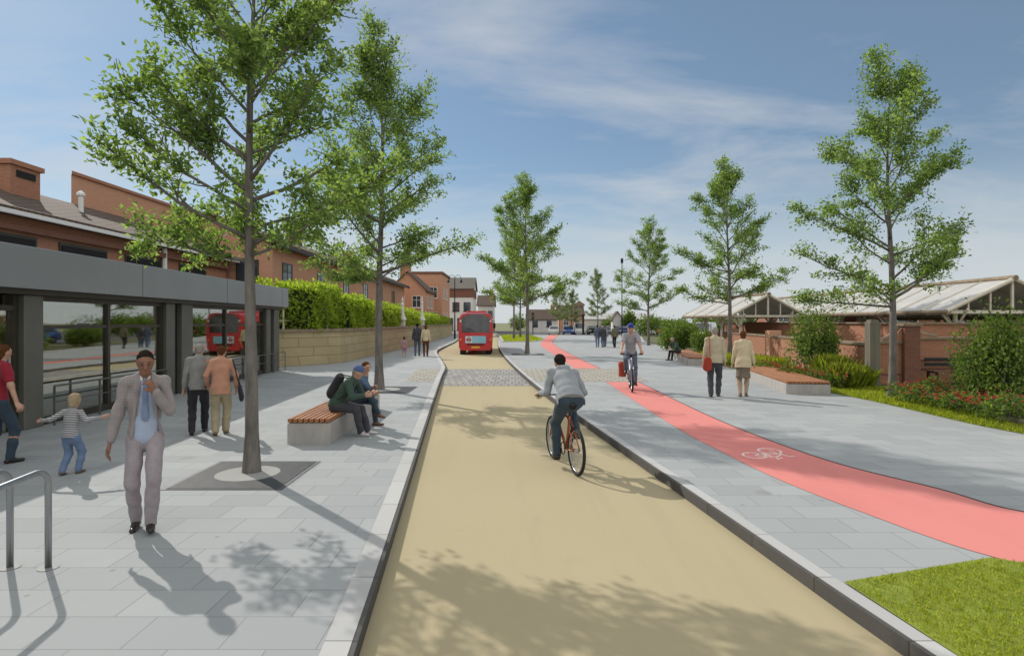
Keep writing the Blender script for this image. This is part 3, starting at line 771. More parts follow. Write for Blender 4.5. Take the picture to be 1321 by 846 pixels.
b = MB(); b.box(-.03, -.015, -1.2, .24, .02, 2.2); b.build('pane', M['glass'], dr)
b = MB(); b.tube([(.09, .1, .8), (.09, .1, 1.4)], .018, 8); b.build('handle', M['steel'], dr)
b = MB(); b.box(-6.0, -5.9, -9.7, 13.5, .03, 2.497); b.box(-5.9, -.26, 13.35, 13.5, .03, 2.497); b.box(-5.9, -.26, -9.7, 13.35, .005, .03)
b.build('interior', M['interior'], cafe)
b = MB(); b.box(-4.4, -3.5, 1.5, 4.2, .031, 1.05, .02)
b.build('counter', M['brick_d'], cafe)
for q in ((-2.8, 7.7), (-2.8, 10.5), (-1.6, 2.2)):
    b = MB(); b.lathe((q[0], q[1], .031), [(.25, 0), (.25, .02), (.04, .04), (.04, .68), (.4, .69), (.4, .72)], 18); b.build('table', M['brick_d'], cafe)
for s0, s1, lab in ((.9, 4.9, 'low dark steel handrail outside the large cafe window behind the man'), (7.0, 13.9, 'low dark steel handrail outside the far cafe window with a pale end post')):
    t = thing('handrail', lab, 'handrail', (-9.11, 10.48, 0), math.atan(.0414), 'handrails along the cafe front')
    b = MB(); b.tube([(.30, s0, .76), (.30, s1, .76)], .018, 8); b.tube([(.30, s0, .45), (.30, s1, .45)], .012, 8); b.build('rail', M['railsteel'], t)
    n = int((s1 - s0) / 1.7) + 1
    for i in range(n + 1):
        s = s0 + (s1 - s0) * i / n; b = MB(); b.box(.285, .315, s - .015, s + .015, 0, .745); b.build('post', M['steel'] if s > 13 else M['railsteel'], t)

def window(parent, x, y, z, w, h, ax, mat_f, mat_p=None, bars=1, d=.05):
    """framed window on a wall; ax 'x' faces +x, 'X' faces -x, 'y' faces -y"""
    f = MB(); p = MB(); t = .07
    def bx(m, u0, u1, z0, z1, o0, o1):
        if ax == 'x': m.box(x + o0, x + o1, y + u0, y + u1, z + z0, z + z1)
        elif ax == 'X': m.box(x - o1, x - o0, y + u0, y + u1, z + z0, z + z1)
        else: m.box(x + u0, x + u1, y - o1, y - o0, z + z0, z + z1)
    bx(f, 0, t, 0, h, .004, d); bx(f, w - t, w, 0, h, .004, d); bx(f, t, w - t, 0, t, .004, d); bx(f, t, w - t, h - t, h, .004, d)
    for i in range(bars): u = w * (i + 1) / (bars + 1); bx(f, u - .03, u + .03, t, h - t, .004, d * .8)
    bx(f, t, w - t, h * .62, h * .62 + .05, .0045, d * .7)
    bx(f, -.1, w + .1, -.1, -.002, .003, d + .07)
    fo = f.build('window', mat_f, parent)
    bx(p, t, w - t, t, h - t, .006, .02); p.build('pane', mat_p or M['wglass'], fo)

# --- brick building with the tiled roof, behind the café
t = thing('brick_building', 'long brick building with a brown tiled roof and white gutter behind the cafe', 'building')
b = MB(); b.box(-24, -16.25, 6, 33.5, 0, 5.45); b.slab([(-24, 33.3, 5.452), (-16.3, 33.3, 5.452), (-19.6, 33.3, 7.1)], (0, .18, 0)); b.build('wall', M['brick'], t)
b = MB(); b.slab([(-15.75, 5.5, 5.52), (-15.75, 34, 5.52), (-19.6, 34, 7.15), (-19.6, 5.5, 7.15)], (0, 0, .12)); b.slab([(-19.603, 5.5, 7.15), (-19.603, 34, 7.15), (-24.5, 34, 5.3), (-24.5, 5.5, 5.3)], (0, 0, .12)); rf = b.build('roof', M['rtile'], t)
b = MB(); b.box(-15.86, -15.70, 5.5, 34, 5.40, 5.54, .01); b.build('gutter', M['white'], t)
for y0 in (8, 12.3, 17.1, 20.6, 24.2, 28.2):
    b = MB(); b.box(-16.24, -16.20, y0 + .5, y0 + 3.0, 3.5, 4.85); w = b.build('window', M['frame'], t)
    b = MB(); b.box(-16.19, -16.17, y0 + .6, y0 + 2.9, 3.6, 4.75); b.build('pane', M['dark'], w)
for y0 in (17.2, 26.6):
    b = MB(); b.tube([(-16.1, y0 + .7, 1), (-16.1, y0 + .7, 5.4)], .11, 8); b.build('drainpipe', M['white'], t)
b = MB(); b.box(-16.12, -16.0, 6, 33.5, 4.95, 5.16); b.build('fascia_board', M['brick_d'], t)
b = MB(); b.tube([(-18, 24.6, 6.2), (-18, 24.6, 7.3)], .10, 8); b.lathe((-18, 24.6, 7.25), [(.16, 0), (.16, .1), (.03, .22)], 10); b.build('flue', M['white'], rf)
b = MB(); b.box(-20.0, -18.1, 21.25, 22.6, 5.5, 7.7); b.box(-20.1, -18.0, 21.15, 22.7, 7.7, 7.88); ch = b.build('chimney', M['brick'], t)
b = MB(); b.box(-18.09, -18.06, 21.5, 22.35, 7.3, 7.55); b.build('vent', M['dark'], ch)

t = thing('brick_hall', 'tall blank orange brick hall rising behind the tiled roof', 'building')
b = MB(); b.slab([(-20.2, 27, 0), (-18.6, 46, 0), (-18.6, 46, 8.3), (-20.2, 27, 8.75)], (-8.6, 11.8, 0)); b.build('wall', M['brick_o'], t)
b = MB(); b.slab([(-20.1, 26.9, 8.752), (-18.5, 46.1, 8.302), (-18.5, 46.1, 8.45), (-20.1, 26.9, 8.9)], (-8.7, 11.9, 0)); b.build('parapet', M['brick'], t)

t = thing('terrace', 'long brick terrace with blue grey windows above the hedge', 'building')
b = MB(); b.box(-22, -13.9, 34.2, 76, 0, 6.45)
for q in (34.21, 75.9): b.slab([(-21.9, q, 6.452), (-13.95, q, 6.452), (-17.5, q, 8.15)], (0, .08, 0))
b.build('wall', M['brick_o'], t)
b = MB(); b.slab([(-13.3, 33.8, 6.45), (-13.3, 76.4, 6.45), (-17.5, 76.4, 8.2), (-17.5, 33.8, 8.2)], (0, 0, .16)); b.slab([(-17.503, 33.8, 8.2), (-17.503, 76.4, 8.2), (-22.6, 76.4, 6.2), (-22.6, 33.8, 6.2)], (0, 0, .16)); b.build('roof', M['rtile'], t)
b = MB(); b.box(-13.4, -13.24, 33.8, 76.4, 6.30, 6.46); b.build('gutter', M['blackmetal'], t)
for y0 in (35.6, 42, 48.5, 55, 61.5, 68):
    window(t, -13.9, y0, 4.1, 1.6, 1.5, 'x', M['frame']); window(t, -13.9, y0, 1.0, 1.6, 1.5, 'x', M['frame'])
window(t, -16, 34.2, 4.1, 1.3, 1.5, 'y', M['frame'])
b = MB(); b.box(-13.89, -13.7, 55, 68, 3.0, 3.6); b.build('white_band', M['white'], t)
for y0 in (47, 63):
    b = MB(); b.box(-18.1, -17, y0, y0 + .8, 7.7, 9.4); b.box(-18.17, -16.93, y0 - .07, y0 + .87, 9.4, 9.55); b.build('chimney', M['brick'], t)

def house(name, label, x0, x1, y0, y1, ze, zr, wm, rm, ridge='x', chim=(), wins=(), fm=None, base=None):
    t = thing(name, label, 'building')
    b = MB(); b.box(x0, x1, y0, y1, -.16, ze)
    xm, ym = (x0 + x1) / 2, (y0 + y1) / 2
    if ridge == 'y':
        b.slab([(x0, y0 + .002, ze + .001), (x1, y0 + .002, ze + .001), (xm, y0 + .002, zr)], (0, y1 - y0 - .004, 0))
    elif ridge == 'x':
        b.slab([(x0 + .002, y0, ze + .001), (x0 + .002, y1, ze + .001), (x0 + .002, ym, zr)], (x1 - x0 - .004, 0, 0))
    b.build('wall', wm, t)
    r = MB(); o = .3
    k = (zr - ze) / ((x1 - x0) / 2 if ridge == 'y' else (y1 - y0) / 2)
    if ridge == 'y':
        r.slab([(x0 - o, y0 - o, ze - o * k + .02), (x0 - o, y1 + o, ze - o * k + .02), (xm - .003, y1 + o, zr + .02), (xm - .003, y0 - o, zr + .02)], (0, 0, .14))
        r.slab([(x1 + o, y0 - o, ze - o * k + .02), (x1 + o, y1 + o, ze - o * k + .02), (xm + .003, y1 + o, zr + .02), (xm + .003, y0 - o, zr + .02)], (0, 0, .14))
    elif ridge == 'x':
        r.slab([(x0 - o, y0 - o, ze - o * k + .02), (x1 + o, y0 - o, ze - o * k + .02), (x1 + o, ym - .003, zr + .02), (x0 - o, ym - .003, zr + .02)], (0, 0, .14))
        r.slab([(x0 - o, y1 + o, ze - o * k + .02), (x1 + o, y1 + o, ze - o * k + .02), (x1 + o, ym + .003, zr + .02), (x0 - o, ym + .003, zr + .02)], (0, 0, .14))
    else:
        r.box(x0 - .15, x1 + .15, y0 - .15, y1 + .15, ze + .002, ze + .35)
    ro = r.build('roof', rm, t)
    for cx_, cy_, w_, top in chim:
        c = MB(); c.box(cx_, cx_ + w_, cy_, cy_ + w_ * .8, ze, top); c.box(cx_ - .08, cx_ + w_ + .08, cy_ - .08, cy_ + w_ * .8 + .08, top, top + .15)
        for i in range(2): c.lathe((cx_ + w_ * (.3 + .4 * i), cy_ + w_ * .4, top + .15), [(.12, 0), (.10, .35)], 8)
        c.build('chimney', M['brick'], ro)
    for a in wins: window(t, *a, fm or M['white'])
    if base:
        b = MB(); b.box(x0 - .03, x1 + .03, y0 - .03, y1 + .03, -.16, base[0]); b.build('plinth', base[1], t)
    return t
house('town_house', 'orange brick gabled town house just past the terrace, with a tall chimney', -16.5, -11.6, 79, 88, 6.3, 8.6, M['brick_o'], M['rtile'], 'y', [(-15.2, 80, 1.3, 10.2)],
      [(-15.6, 79, 3.9, 1.2, 1.6, 'y'), (-13.4, 79, 3.9, 1.2, 1.6, 'y'), (-13.4, 79, .9, 1.2, 1.7, 'y'), (-11.6, 80.5, 3.9, 1.2, 1.6, 'x'), (-11.6, 84, 3.9, 1.2, 1.6, 'x'), (-11.6, 84, .9, 1.2, 1.6, 'x')])
house('town_house', 'flat topped orange brick town house standing forward along the far street', -15.5, -10.7, 90, 101, 9.3, 9.6, M['brick_o'], M['brick_d'], 'flat', [],
      [(-14.6, 90, 5.6, 1.2, 1.7, 'y'), (-12.6, 90, 5.6, 1.2, 1.7, 'y'), (-12.6, 90, 1.8, 1.2, 1.7, 'y'), (-10.7, 92, 5.6, 1.2, 1.7, 'x'), (-10.7, 96, 5.6, 1.2, 1.7, 'x'), (-10.7, 92, 1.5, 1.2, 1.9, 'x'), (-10.7, 96, 1.5, 1.2, 1.9, 'x')])
house('shop_house', 'white fronted shop under a brown brick storey and wide grey roof, beyond the bus', -14.5, -7.4, 112, 122, 8.3, 10.6, M['render'], M['slate'], 'x', [],
      [(-13.5, 112, 4.0, 1.3, 1.7, 'y'), (-11.3, 112, 4.0, 1.3, 1.7, 'y'), (-9.2, 112, 4.0, 1.3, 1.7, 'y'), (-13.4, 112, .4, 2.2, 2.3, 'y'), (-10.4, 112, .4, 2.2, 2.3, 'y')], M['blackmetal'])
bb = MB(); bb.box(-14.55, -7.35, 111.93, 122.05, 6.6, 8.25); bb.build('upper_storey', M['brick_d'], bpy.data.objects['shop_house'])
house('shop_house', 'low white and brick corner house at the end of the far street', -7.2, -3.9, 124, 133, 5.4, 7.6, M['render'], M['rtile'], 'x', [(-4.9, 127, .9, 8.6)],
      [(-6.6, 124, 2.9, 1.0, 1.4, 'y'), (-5.1, 124, 2.9, 1.0, 1.4, 'y')], M['blackmetal'], (1.6, M['brick']))
house('low_house', 'low white house with a red brown roof seen past the island trees', 3.2, 9.2, 119, 126, 2.5, 4.4, M['render'], M['rtile'], 'x', [(8.0, 121.8, .8, 5.2)],
      [(4.2, 119, 1.0, 1.0, 1.2, 'y'), (7.0, 119, 1.0, 1.0, 1.2, 'y')], M['blackmetal'])
house('brick_house', 'small brick house with a brown roof right of the low white one', 10.3, 15.6, 128, 136, 3.4, 5.6, M['brick_o'], M['rtile'], 'x', [], [(11.2, 128, 1.2, 1.1, 1.3, 'y'), (13.6, 128, 1.2, 1.1, 1.3, 'y')])
t = thing('clock_tower', 'pale square church tower in the distance above the parked cars', 'tower')
b = MB(); b.box(14.1, 16.1, 132, 134, -.16, 5.6); b.build('shaft', M['cream'], t)
b = MB(); b.box(13.9, 16.3, 131.8, 134.2, 5.6, 5.9); b.slab([(13.95, 131.85, 5.902), (16.25, 131.85, 5.902), (15.1, 131.85, 6.7)], (0, 2.3, 0)); b.build('cornice', M['coping'], t)
b = MB(); b.box(14.7, 15.5, 131.94, 131.99, 3.6, 5.0); b.build('louvre', M['dark'], t)
house('shed', 'long low pale roofed shed far behind the parked cars', 17, 34, 140, 148, 2.6, 4.0, M['render'], M['canopy'], 'x')

# --- sandstone retaining wall, hedge and fence on top
t = thing('stone_wall', 'long sandstone retaining wall with a moulded coping along the left pavement', 'wall')
wl = [(-11.6, 25.9), (-10.55, 25.8), (-8.35, 28.7), (-8.2, 40), (-8.2, 60), (-8.9, 88)]
b = MB(); wi = [(-11.6, 27.5), (-10.8, 27.3), (-9.0, 29.2), (-8.9, 40), (-8.9, 60), (-9.6, 88)]
n = len(wl); b.prism(wl + wi[::-1], -.05, 1.52); b.build('wall', M['stone'], t)
b = MB(); lo = offset(wl, .10); li = offset(wl, -.5); b.prism(lo + li[::-1], 1.522, 1.66); b.build('coping', M['coping'], t)
b = MB(); lo = offset(wl, .05); li = offset(wl, -.2); b.prism(lo + li[::-1], .0, .22); b.build('plinth', M['stone'], t)
b = MB(); b.prism([(-12, 27.3), (-9.1, 29.3), (-9.0, 60), (-9.7, 88), (-13.2, 88), (-13.2, 33), (-14, 27.3)], -.05, 1.5); S(b.build('terrace_soil', M['soil']))

def hedge(label, boxes, n, leaf, seed):
    nr = np.random.RandomState(seed); t = thing('hedge', label, 'hedge', group='clipped hedges on the stone wall')
    core = MB(); P = []; Nn = []
    areas = [((x1 - x0) * 2 + (y1 - y0) * 2) * (z1 - z0) + (x1 - x0) * (y1 - y0) for x0, x1, y0, y1, z0, z1 in boxes]
    for (x0, x1, y0, y1, z0, z1), a in zip(boxes, areas):
        q = .16; core.box(x0 + q, x1 - q, y0 + q, y1 - q, z0, z1 - q * 1.3)
        m = int(n * a / sum(areas)); u = nr.rand(m, 3); p = np.empty((m, 3))
        p[:, 0] = x0 + (x1 - x0) * u[:, 0]; p[:, 1] = y0 + (y1 - y0) * u[:, 1]; p[:, 2] = z0 + (z1 - z0) * u[:, 2]
        f = nr.choice(3, m, p=[.55, .25, .2]) if (y1 - y0) > (x1 - x0) else nr.choice(3, m, p=[.3, .5, .2]); nn = np.zeros((m, 3))
        s = f == 0; p[s, 0] = np.where(u[s, 0] < .15, x0, x1); nn[s, 0] = np.where(u[s, 0] < .15, -1, 1)
        s = f == 1; p[s, 1] = np.where(u[s, 1] < .8, y0, y1); nn[s, 1] = np.where(u[s, 1] < .8, -1, 1)
        s = f == 2; p[s, 2] = z1; nn[s, 2] = 1
        bump = .16 * np.sin(p[:, 1] * 1.9 + p[:, 2] * 2.3) * np.sin(p[:, 0] * 2.1 + p[:, 1] * .8 + 1) + nr.normal(0, .07, m)
        p += nn * bump[:, None]; P.append(p); Nn.append(nn)
    P = np.concatenate(P); Nn = np.concatenate(Nn); m = len(P)
    d = Nn * .5 + nr.normal(0, .6, (m, 3)) + np.array([0, 0, .2]); no = Nn * .8 + nr.normal(0, .5, (m, 3))
    Ls = leaf * nr.uniform(.6, 1.3, m)
    core.build('stems', M['hedge_core'], t)
    link(bpy.data.objects.new('foliage', leaves_mesh('foliage', P, d, no, Ls, Ls * .6, M['leaf_hedge'])), t)
hedge('bright tall hedge on the near end of the stone wall by the cafe', [(-12.3, -9.2, 27.55, 31.6, 1.5, 3.75), (-10.6, -8.75, 31.4, 36, 1.5, 3.3)], 9500, .17, 3)
hedge('long clipped hedge on the stone wall behind the second street tree', [(-10.4, -8.75, 36, 48, 1.5, 3.15), (-10.3, -8.75, 47.9, 55, 1.5, 2.9)], 6500, .2, 4)
hedge('far dark clipped hedge on the stone wall beside the bus', [(-10.6, -8.85, 56.5, 70, 1.5, 2.75), (-10.9, -9.3, 69.8, 87, 1.3, 2.5)], 5000, .26, 5)
t = thing('fence', 'pale railing of slim white posts half grown into the bright hedge', 'fence')
fl = [(-11.6, 27.42), (-10.62, 27.4), (-9.15, 29.2)]
b = MB()
for z in (2.05, 2.62): b.tube([(x, y, z) for x, y in fl], .03, 6)
b.build('rail', M['cream'], t)
for (x, y) in [(-11.6, 27.42), (-10.62, 27.4), (-9.9, 28.3), (-9.15, 29.2)]:
    b = MB(); b.box(x - .035, x + .035, y - .035, y + .035, 1.6, 2.72); b.build('post', M['cream'], t)
for (x, y, h, lab) in ((-8.55, 46, 4.1, 'slim white pillar with a pointed finial rising from the long hedge'), (-8.5, 55.7, 4.55, 'white stone pillar with a pointed finial at the gap between hedges')):
    t = thing('pillar', lab, 'pillar', (x, y, 1.6), 0, 'white pillars on the stone wall')
    b = MB(); b.box(-.2, .2, -.2, .2, 0, .55, .02); b.build('pedestal', M['render'], t)
    b = MB(); b.lathe((0, 0, .55), [(.34, 0), (.30, .1), (.16, .4), (.12, .6), (.10, h - 3.0), (.15, h - 2.9), (.06, h - 2.75), (.09, h - 2.6), (.02, h - 2.3)], 14); b.build('shaft', M['render'], t)

# --- brick wall on the right, with stepped pier, and the seat against it
t = thing('brick_wall', 'low red brick wall with a scrolled pier and stone coping on the right', 'wall')
b = MB(); b.box(11.55, 12.5, 18.9, 19.15, 0, 1.30); b.box(13.0, 22, 19.3, 19.55, 0, 1.42); b.build('wall', M['brick'], t)
b = MB(); b.box(12.5, 13.0, 18.75, 19.4, 0, 1.34); b.build('pier', M['brick_d'], t)
b = MB(); b.box(11.5, 12.497, 18.84, 19.21, 1.302, 1.38, .01); b.box(13.003, 22.05, 19.24, 19.61, 1.422, 1.50, .01); b.build('coping', M['coping'], t)
b = MB(); b.box(12.5, 13.0, 18.75, 19.4, 1.342, 1.86); b.build('pier', M['brick_d'], t)
b = MB(); b.box(12.44, 13.06, 18.69, 19.46, 1.862, 1.95, .015); b.build('coping', M['coping'], t)
for x0, y0, sg, wd, zb, hh in ((12.498, 18.86, -1, .62, 1.382, .46), (13.002, 19.26, 1, .95, 1.502, .34)):
    arc = [(x0 + sg * wd * (1 - math.cos(a)), zb + hh * (1 - math.sin(a))) for a in [PI / 2 * i / 8 for i in range(9)]]
    arc = [(x0 + sg * wd * u, zb + hh * (1 - u) ** 2) for u in [i / 8 for i in range(9)]]
    b = MB()
    for (xa, za), (xb, zb2) in zip(arc, arc[1:]): b.slab([(xa, y0, zb - .001), (xb, y0, zb - .001), (xb, y0, zb2), (xa, y0, za)], (0, .28, 0))
    sw = b.build('scroll', M['brick'], t)
    b = MB(); b.tube([(x, y0 + .14, z + .03) for x, z in arc], .085, 6); b.build('scroll_coping', M['coping'], sw)
b = MB(); b.box(11.56, 12.49, 18.885, 18.897, .28, .34); b.box(13.01, 22, 19.285, 19.297, .42, .48); b.box(13.01, 22, 19.285, 19.297, .72, .76); b.build('dark_course', M['brick_d'], t)
t = thing('brick_wall', 'long low brick wall running away behind the shrubs to the far bench', 'wall')
b = MB(); b.slab([(11.6, 19.4, 0), (13.2, 30, 0), (15.2, 46, 0), (15.45, 46, 0), (13.45, 30, 0), (11.85, 19.4, 0)], (0, 0, 1.22)); b.build('wall', M['brick'], t)
b = MB(); b.slab([(11.55, 19.4, 1.222), (13.15, 30, 1.222), (15.15, 46, 1.222), (15.5, 46, 1.222), (13.5, 30, 1.222), (11.9, 19.4, 1.222)], (0, 0, .09)); b.build('coping', M['coping'], t)
for (x, y) in ((12.2, 23), (13.28, 30), (14.3, 38)):
    b = MB(); b.box(x - .15, x + .45, y, y + .6, 0, 1.55, .02); b.build('pier', M['brick_o'], t)
t = thing('brick_wall', 'taller brick platform wall behind the low one, under the station canopies', 'wall')
b = MB(); b.box(16.6, 17.0, 24.5, 46, 0, 1.9); b.box(17.0, 24, 24.5, 24.8, 0, 1.9); b.build('wall', M['brick'], t)
b = MB(); b.box(16.5, 17.1, 24.4, 46, 1.902, 1.98); b.box(17.103, 24, 24.4, 24.9, 1.902, 1.98); b.build('coping', M['coping'], t)
t = thing('wall_seat', 'dark slatted seat with iron legs against the brick wall', 'bench', (14.6, 18.75, 0))
b = MB()
for i in range(4): b.box(-1.3, 1.7, -.2 + i * .1, -.12 + i * .1, .42, .45)
b.build('seat', M['brick_d'], t)
b = MB(); b.box(-1.3, 1.7, .22, .25, .58, .68); b.box(-1.3, 1.7, .23, .26, .74, .84); b.build('backrest', M['blackmetal'], t)
for x in (-1.2, 1.6):
    b = MB(); b.box(x - .03, x + .03, -.2, .24, .38, .42); b.box(x - .03, x + .03, -.2, -.15, 0, .38); b.box(x - .03, x + .03, .18, .24, 0, .38); b.build('leg', M['blackmetal'], t)
t = thing('timber_post', 'square grey timber post standing in the grass beside the lone tree', 'post', (11.2, 18.3, 0))
M['oldwood'] = pmat('weathered_oak', (.22, .20, .155), (.13, .12, .09), scale=5, rough=.9, bump=.6, bscale=14, stretch=(1, 1, .08))
b = MB(); b.box(-.16, .16, -.16, .16, -.05, 2.0, .02); b.build('shaft', M['oldwood'], t)
b = MB(); b.box(-.13, .13, -.13, .13, 2.0, 2.06, .02); b.build('cap', M['oldwood'], t)
t = thing('thin_post', 'slim cream painted post just right of the timber post', 'post', (11.95, 18.4, 0))
b = MB(); b.tube([(0, 0, -.05), (0, 0, 2.0)], .035, 8); b.ball((0, 0, 2.02), .05); b.build('shaft', M['cream'], t)
t = thing('iron_post', 'short black iron post among the grasses before the brick wall', 'post', (10.9, 20.6, 0))
b = MB(); b.lathe((0, 0, 0), [(.09, -.05), (.09, .1), (.055, .14), (.05, 1.2), (.075, 1.23), (.075, 1.28), (.02, 1.36)], 12); b.build('shaft', M['blackmetal'], t)

# --- station canopies
def canopy(label, x, y0, y1, half, ze, zr, dx=0.0, posts=4, xo=0):
    """pitched glazed canopy with its ridge running away along y; dx shifts the far end sideways"""
    t = thing('station_canopy', label, 'canopy', (x, y0, 0))
    L = y1 - y0
    for s in (-1, 1):
        b = MB(); b.slab([(s * half, 0, ze), (s * half + dx, L, ze), (dx + s * .003, L, zr), (s * .003, 0, zr)], (0, 0, .07)); r = b.build('roof_slope', M['canopy'], t)
        nn = int(L / 1.6)
        for i in range(nn + 1):
            f = i / nn; q = Vector((s * half + dx * f, L * f, ze + .085)); c = Vector((dx * f, L * f, zr + .085)); b = MB(); b.tube([q, c], .05, 5); b.build('glazing_bar', M['cream'], r)
        b = MB(); b.tube([(s * half, -.05, ze - .02), (s * half + dx, L + .05, ze - .02)], .11, 6); b.build('gutter', M['coping'], t)
        for i in range(posts):
            f = (i + .12) / posts; px = s * (half - .7) + dx * f; py = L * f
            b = MB(); b.tube([(px, py, 0), (px, py, ze + .25)], .085, 8); b.build('post', M['cream'], t)
            b = MB(); b.tube([(px, py, ze - .75), (px + s * .62, py, ze)], .05, 6); b.tube([(px, py, ze - .75), (px, py - .7, ze + .1)], .05, 6); b.tube([(px, py, ze - .75), (px, py + .7, ze + .1)], .05, 6); b.build('bracket', M['cream'], t)
    b = MB(); b.tube([(0, -.1, zr + .1), (dx, L + .1, zr + .1)], .12, 6); b.build('ridge', M['coping'], t)
    for q, e in ((0, .06), (dx, L - .1)):
        b = MB(); b.box(q - half + .15, q + half - .15, e, e + .09, ze - .08, ze + .06)
        b.box(q - .05, q + .05, e + .002, e + .08, ze + .06, zr - .02)
        for k in (-2, -1, 1, 2): b.box(q + k * half / 3 - .03, q + k * half / 3 + .03, e + .004, e + .07, ze + .06, zr - (zr - ze) * abs(k) / 3 - .01)
        b.build('truss', M['cream'], t)
    for sg in (-1, 1):
        b = MB(); b.tube([(sg * (half + .05), .0, ze + .02), (0, 0, zr + .06)], .09, 6); b.build('barge_board', M['cream'], t)
canopy('largest pale glazed station canopy behind the brick wall on the right', 20.8, 24.4, 47, 2.75, 2.42, 3.72, .3, 5)
canopy('small pale glazed canopy rising behind the strolling couple', 15.9, 36.5, 44, 2.3, 2.36, 3.62, -.8, 3)
canopy('pale glazed canopy cut by the frame edge, right of the largest one', 25.6, 22.8, 36, 2.8, 2.2, 3.4, .2, 3)
t = thing('station_building', 'low white station building with dark windows behind the canopies', 'building')
b = MB(); b.box(24.0, 33, 38, 58, 0, 2.9); b.build('wall', M['brick'], t)
b = MB(); b.box(23.6, 33.4, 37.6, 58.4, 2.902, 3.15); b.build('roof', M['render'], t)
for y0 in (39, 43, 47, 51): window(t, 24.0, y0, 1.2, 2.0, 1.2, 'X', M['white'])
for x0 in (24.8, 28, 31): window(t, x0, 38, 1.2, 1.4, 1.2, 'y', M['white'])
# far greenery beyond the station and car park
def far_tree(label, x, y, rx, h, seed, mat):
    st, fo = gen_bush(seed, rx, rx * .8, h, 1300, h * .11, mat, 12, .2)
    put_bush('far_tree', (st, fo), label, 'tree', (x, y, -.12), seed, 'low hazy trees on the skyline' if 'hazy' in label else 'dark bushy trees along the far skyline')
far_lab = 'dark rounded bushy tree in the row behind the parked cars'
for i in range(5): far_tree('low hazy tree on the skyline past the grass island', 1.5 + i * 3.1, 142 + rs.uniform(-2, 5), 2.4, rs.uniform(3.2, 4.6), 170 + i, M['leaf_hazed'])
for i in range(15):
    x = 12.5 + i * 3.6 + rs.uniform(-.8, .8); y = 138 + rs.uniform(-3, 6)
    far_tree(far_lab, x, y, 2.7, rs.uniform(2.9, 4.0), 100 + i, M['leaf_dark'])
for i in range(5):
    far_tree('dark rounded bushy tree seen under the small station canopy', 19.5 + i * 4.0, 84 + rs.uniform(-2, 4), 2.6, rs.uniform(2.8, 3.6), 130 + i, M['leaf_dark'])
far_tree('tall narrow dark tree beside the small white lodge on the skyline', 22.3, 112, 1.6, 4.6, 150, M['leaf_dark'])
house('lodge', 'tiny white lodge with a pointed roof behind the lamp post', 19.3, 21.2, 113, 115, 2.6, 3.9, M['render'], M['rtile'], 'y')
# ------------------------------------------------------------------ street furniture
M['hardwood'] = pmat('bench_hardwood', (.40, .175, .07), (.25, .10, .04), scale=5, rough=.55, bump=.25, bscale=30, stretch=(1, .12, 1))
M['concrete'] = pmat('bench_concrete', (.44, .415, .38), (.33, .31, .285), scale=7, rough=.9, bump=.35, bscale=40, stretch=(1, 1, .25))
M['grate'] = pmat('grate_iron', (.12, .122, .125), (.085, .088, .09), scale=8, rough=.6, metal=.3)
M['flange'] = pmat('flange_steel', (.28, .285, .28), (.2, .2, .2), scale=30, rough=.7, metal=.2)
M['disc'] = pmat('resin_gravel', (.42, .42, .40), (.30, .30, .29), scale=45, rough=.95, bump=.5, bscale=120)

def bench(label, loc, rot, Wd, L, h, ns, group):
    t = thing('bench', label, 'bench', loc, rot, group)
    b = MB(); b.box(-Wd / 2, Wd / 2, 0, L, 0, h - .075, .012); b.build('base', M['concrete'], t)
    b = MB(); sw = Wd / ns
    for i in range(ns): b.box(-Wd / 2 + i * sw + .012, -Wd / 2 + (i + 1) * sw - .012, -.015, L + .015, h - .06, h, .005)
    b.build('seat_slats', M['hardwood'], t)
    b = MB()
    for k in range(5):
        y = .15 + (L - .3) * k / 4; b.box(-Wd / 2 + .03, Wd / 2 - .03, y - .03, y + .03, h - .0749, h - .0602)
    b.build('batten', M['blackmetal'], t)
bench('slatted concrete bench with two people seated, left of the road', (-3.32, 9.62, 0), R(1), .70, 3.9, .42, 8, 'slatted concrete benches')
bench('empty slatted concrete bench beside the couple in pale jackets', (8.15, 16.2, 0), R(-9), 1.15, 5.6, .36, 11, 'slatted concrete benches')
bench('far slatted concrete bench with one person in green seated', (8.65, 27.0, 0), R(-8), 1.15, 7.2, .38, 11, 'slatted concrete benches')

def grate(label, x, y, s):
    t = thing('tree_grate', label, 'tree grate', (x, y, 0), 0, 'square tree grates')
    b = MB(); b.box(-s, s, -s, s, -.02, .006); b.build('frame', M['grate'], t)
    b = MB(); n = 44
    for i in range(n):
        u = -s + .05 + (2 * s - .1) * i / n
        b.box(u, u + (2 * s) / n * .55, -s + .03, s - .03, .0065, .014)
    b.build('grating', M['grate'], t)
    b = MB(); b.lathe((0, 0, 0), [(.345 * s / .7 * 1.12, .0), (.345 * s / .7 * 1.12, .019), (.33 * s / .7 * 1.1, .021)], 40); b.build('disc', M['disc'], t)
grate('dark square grate with a pale round disc under the nearest street tree', -3.46, 7.72, .72)
grate('dark square grate under the tree at the far end of the left bench', -3.75, 17.3, .85)
grate('small dark grate under the tree in front of the grass island', .98, 36.2, 1.0)

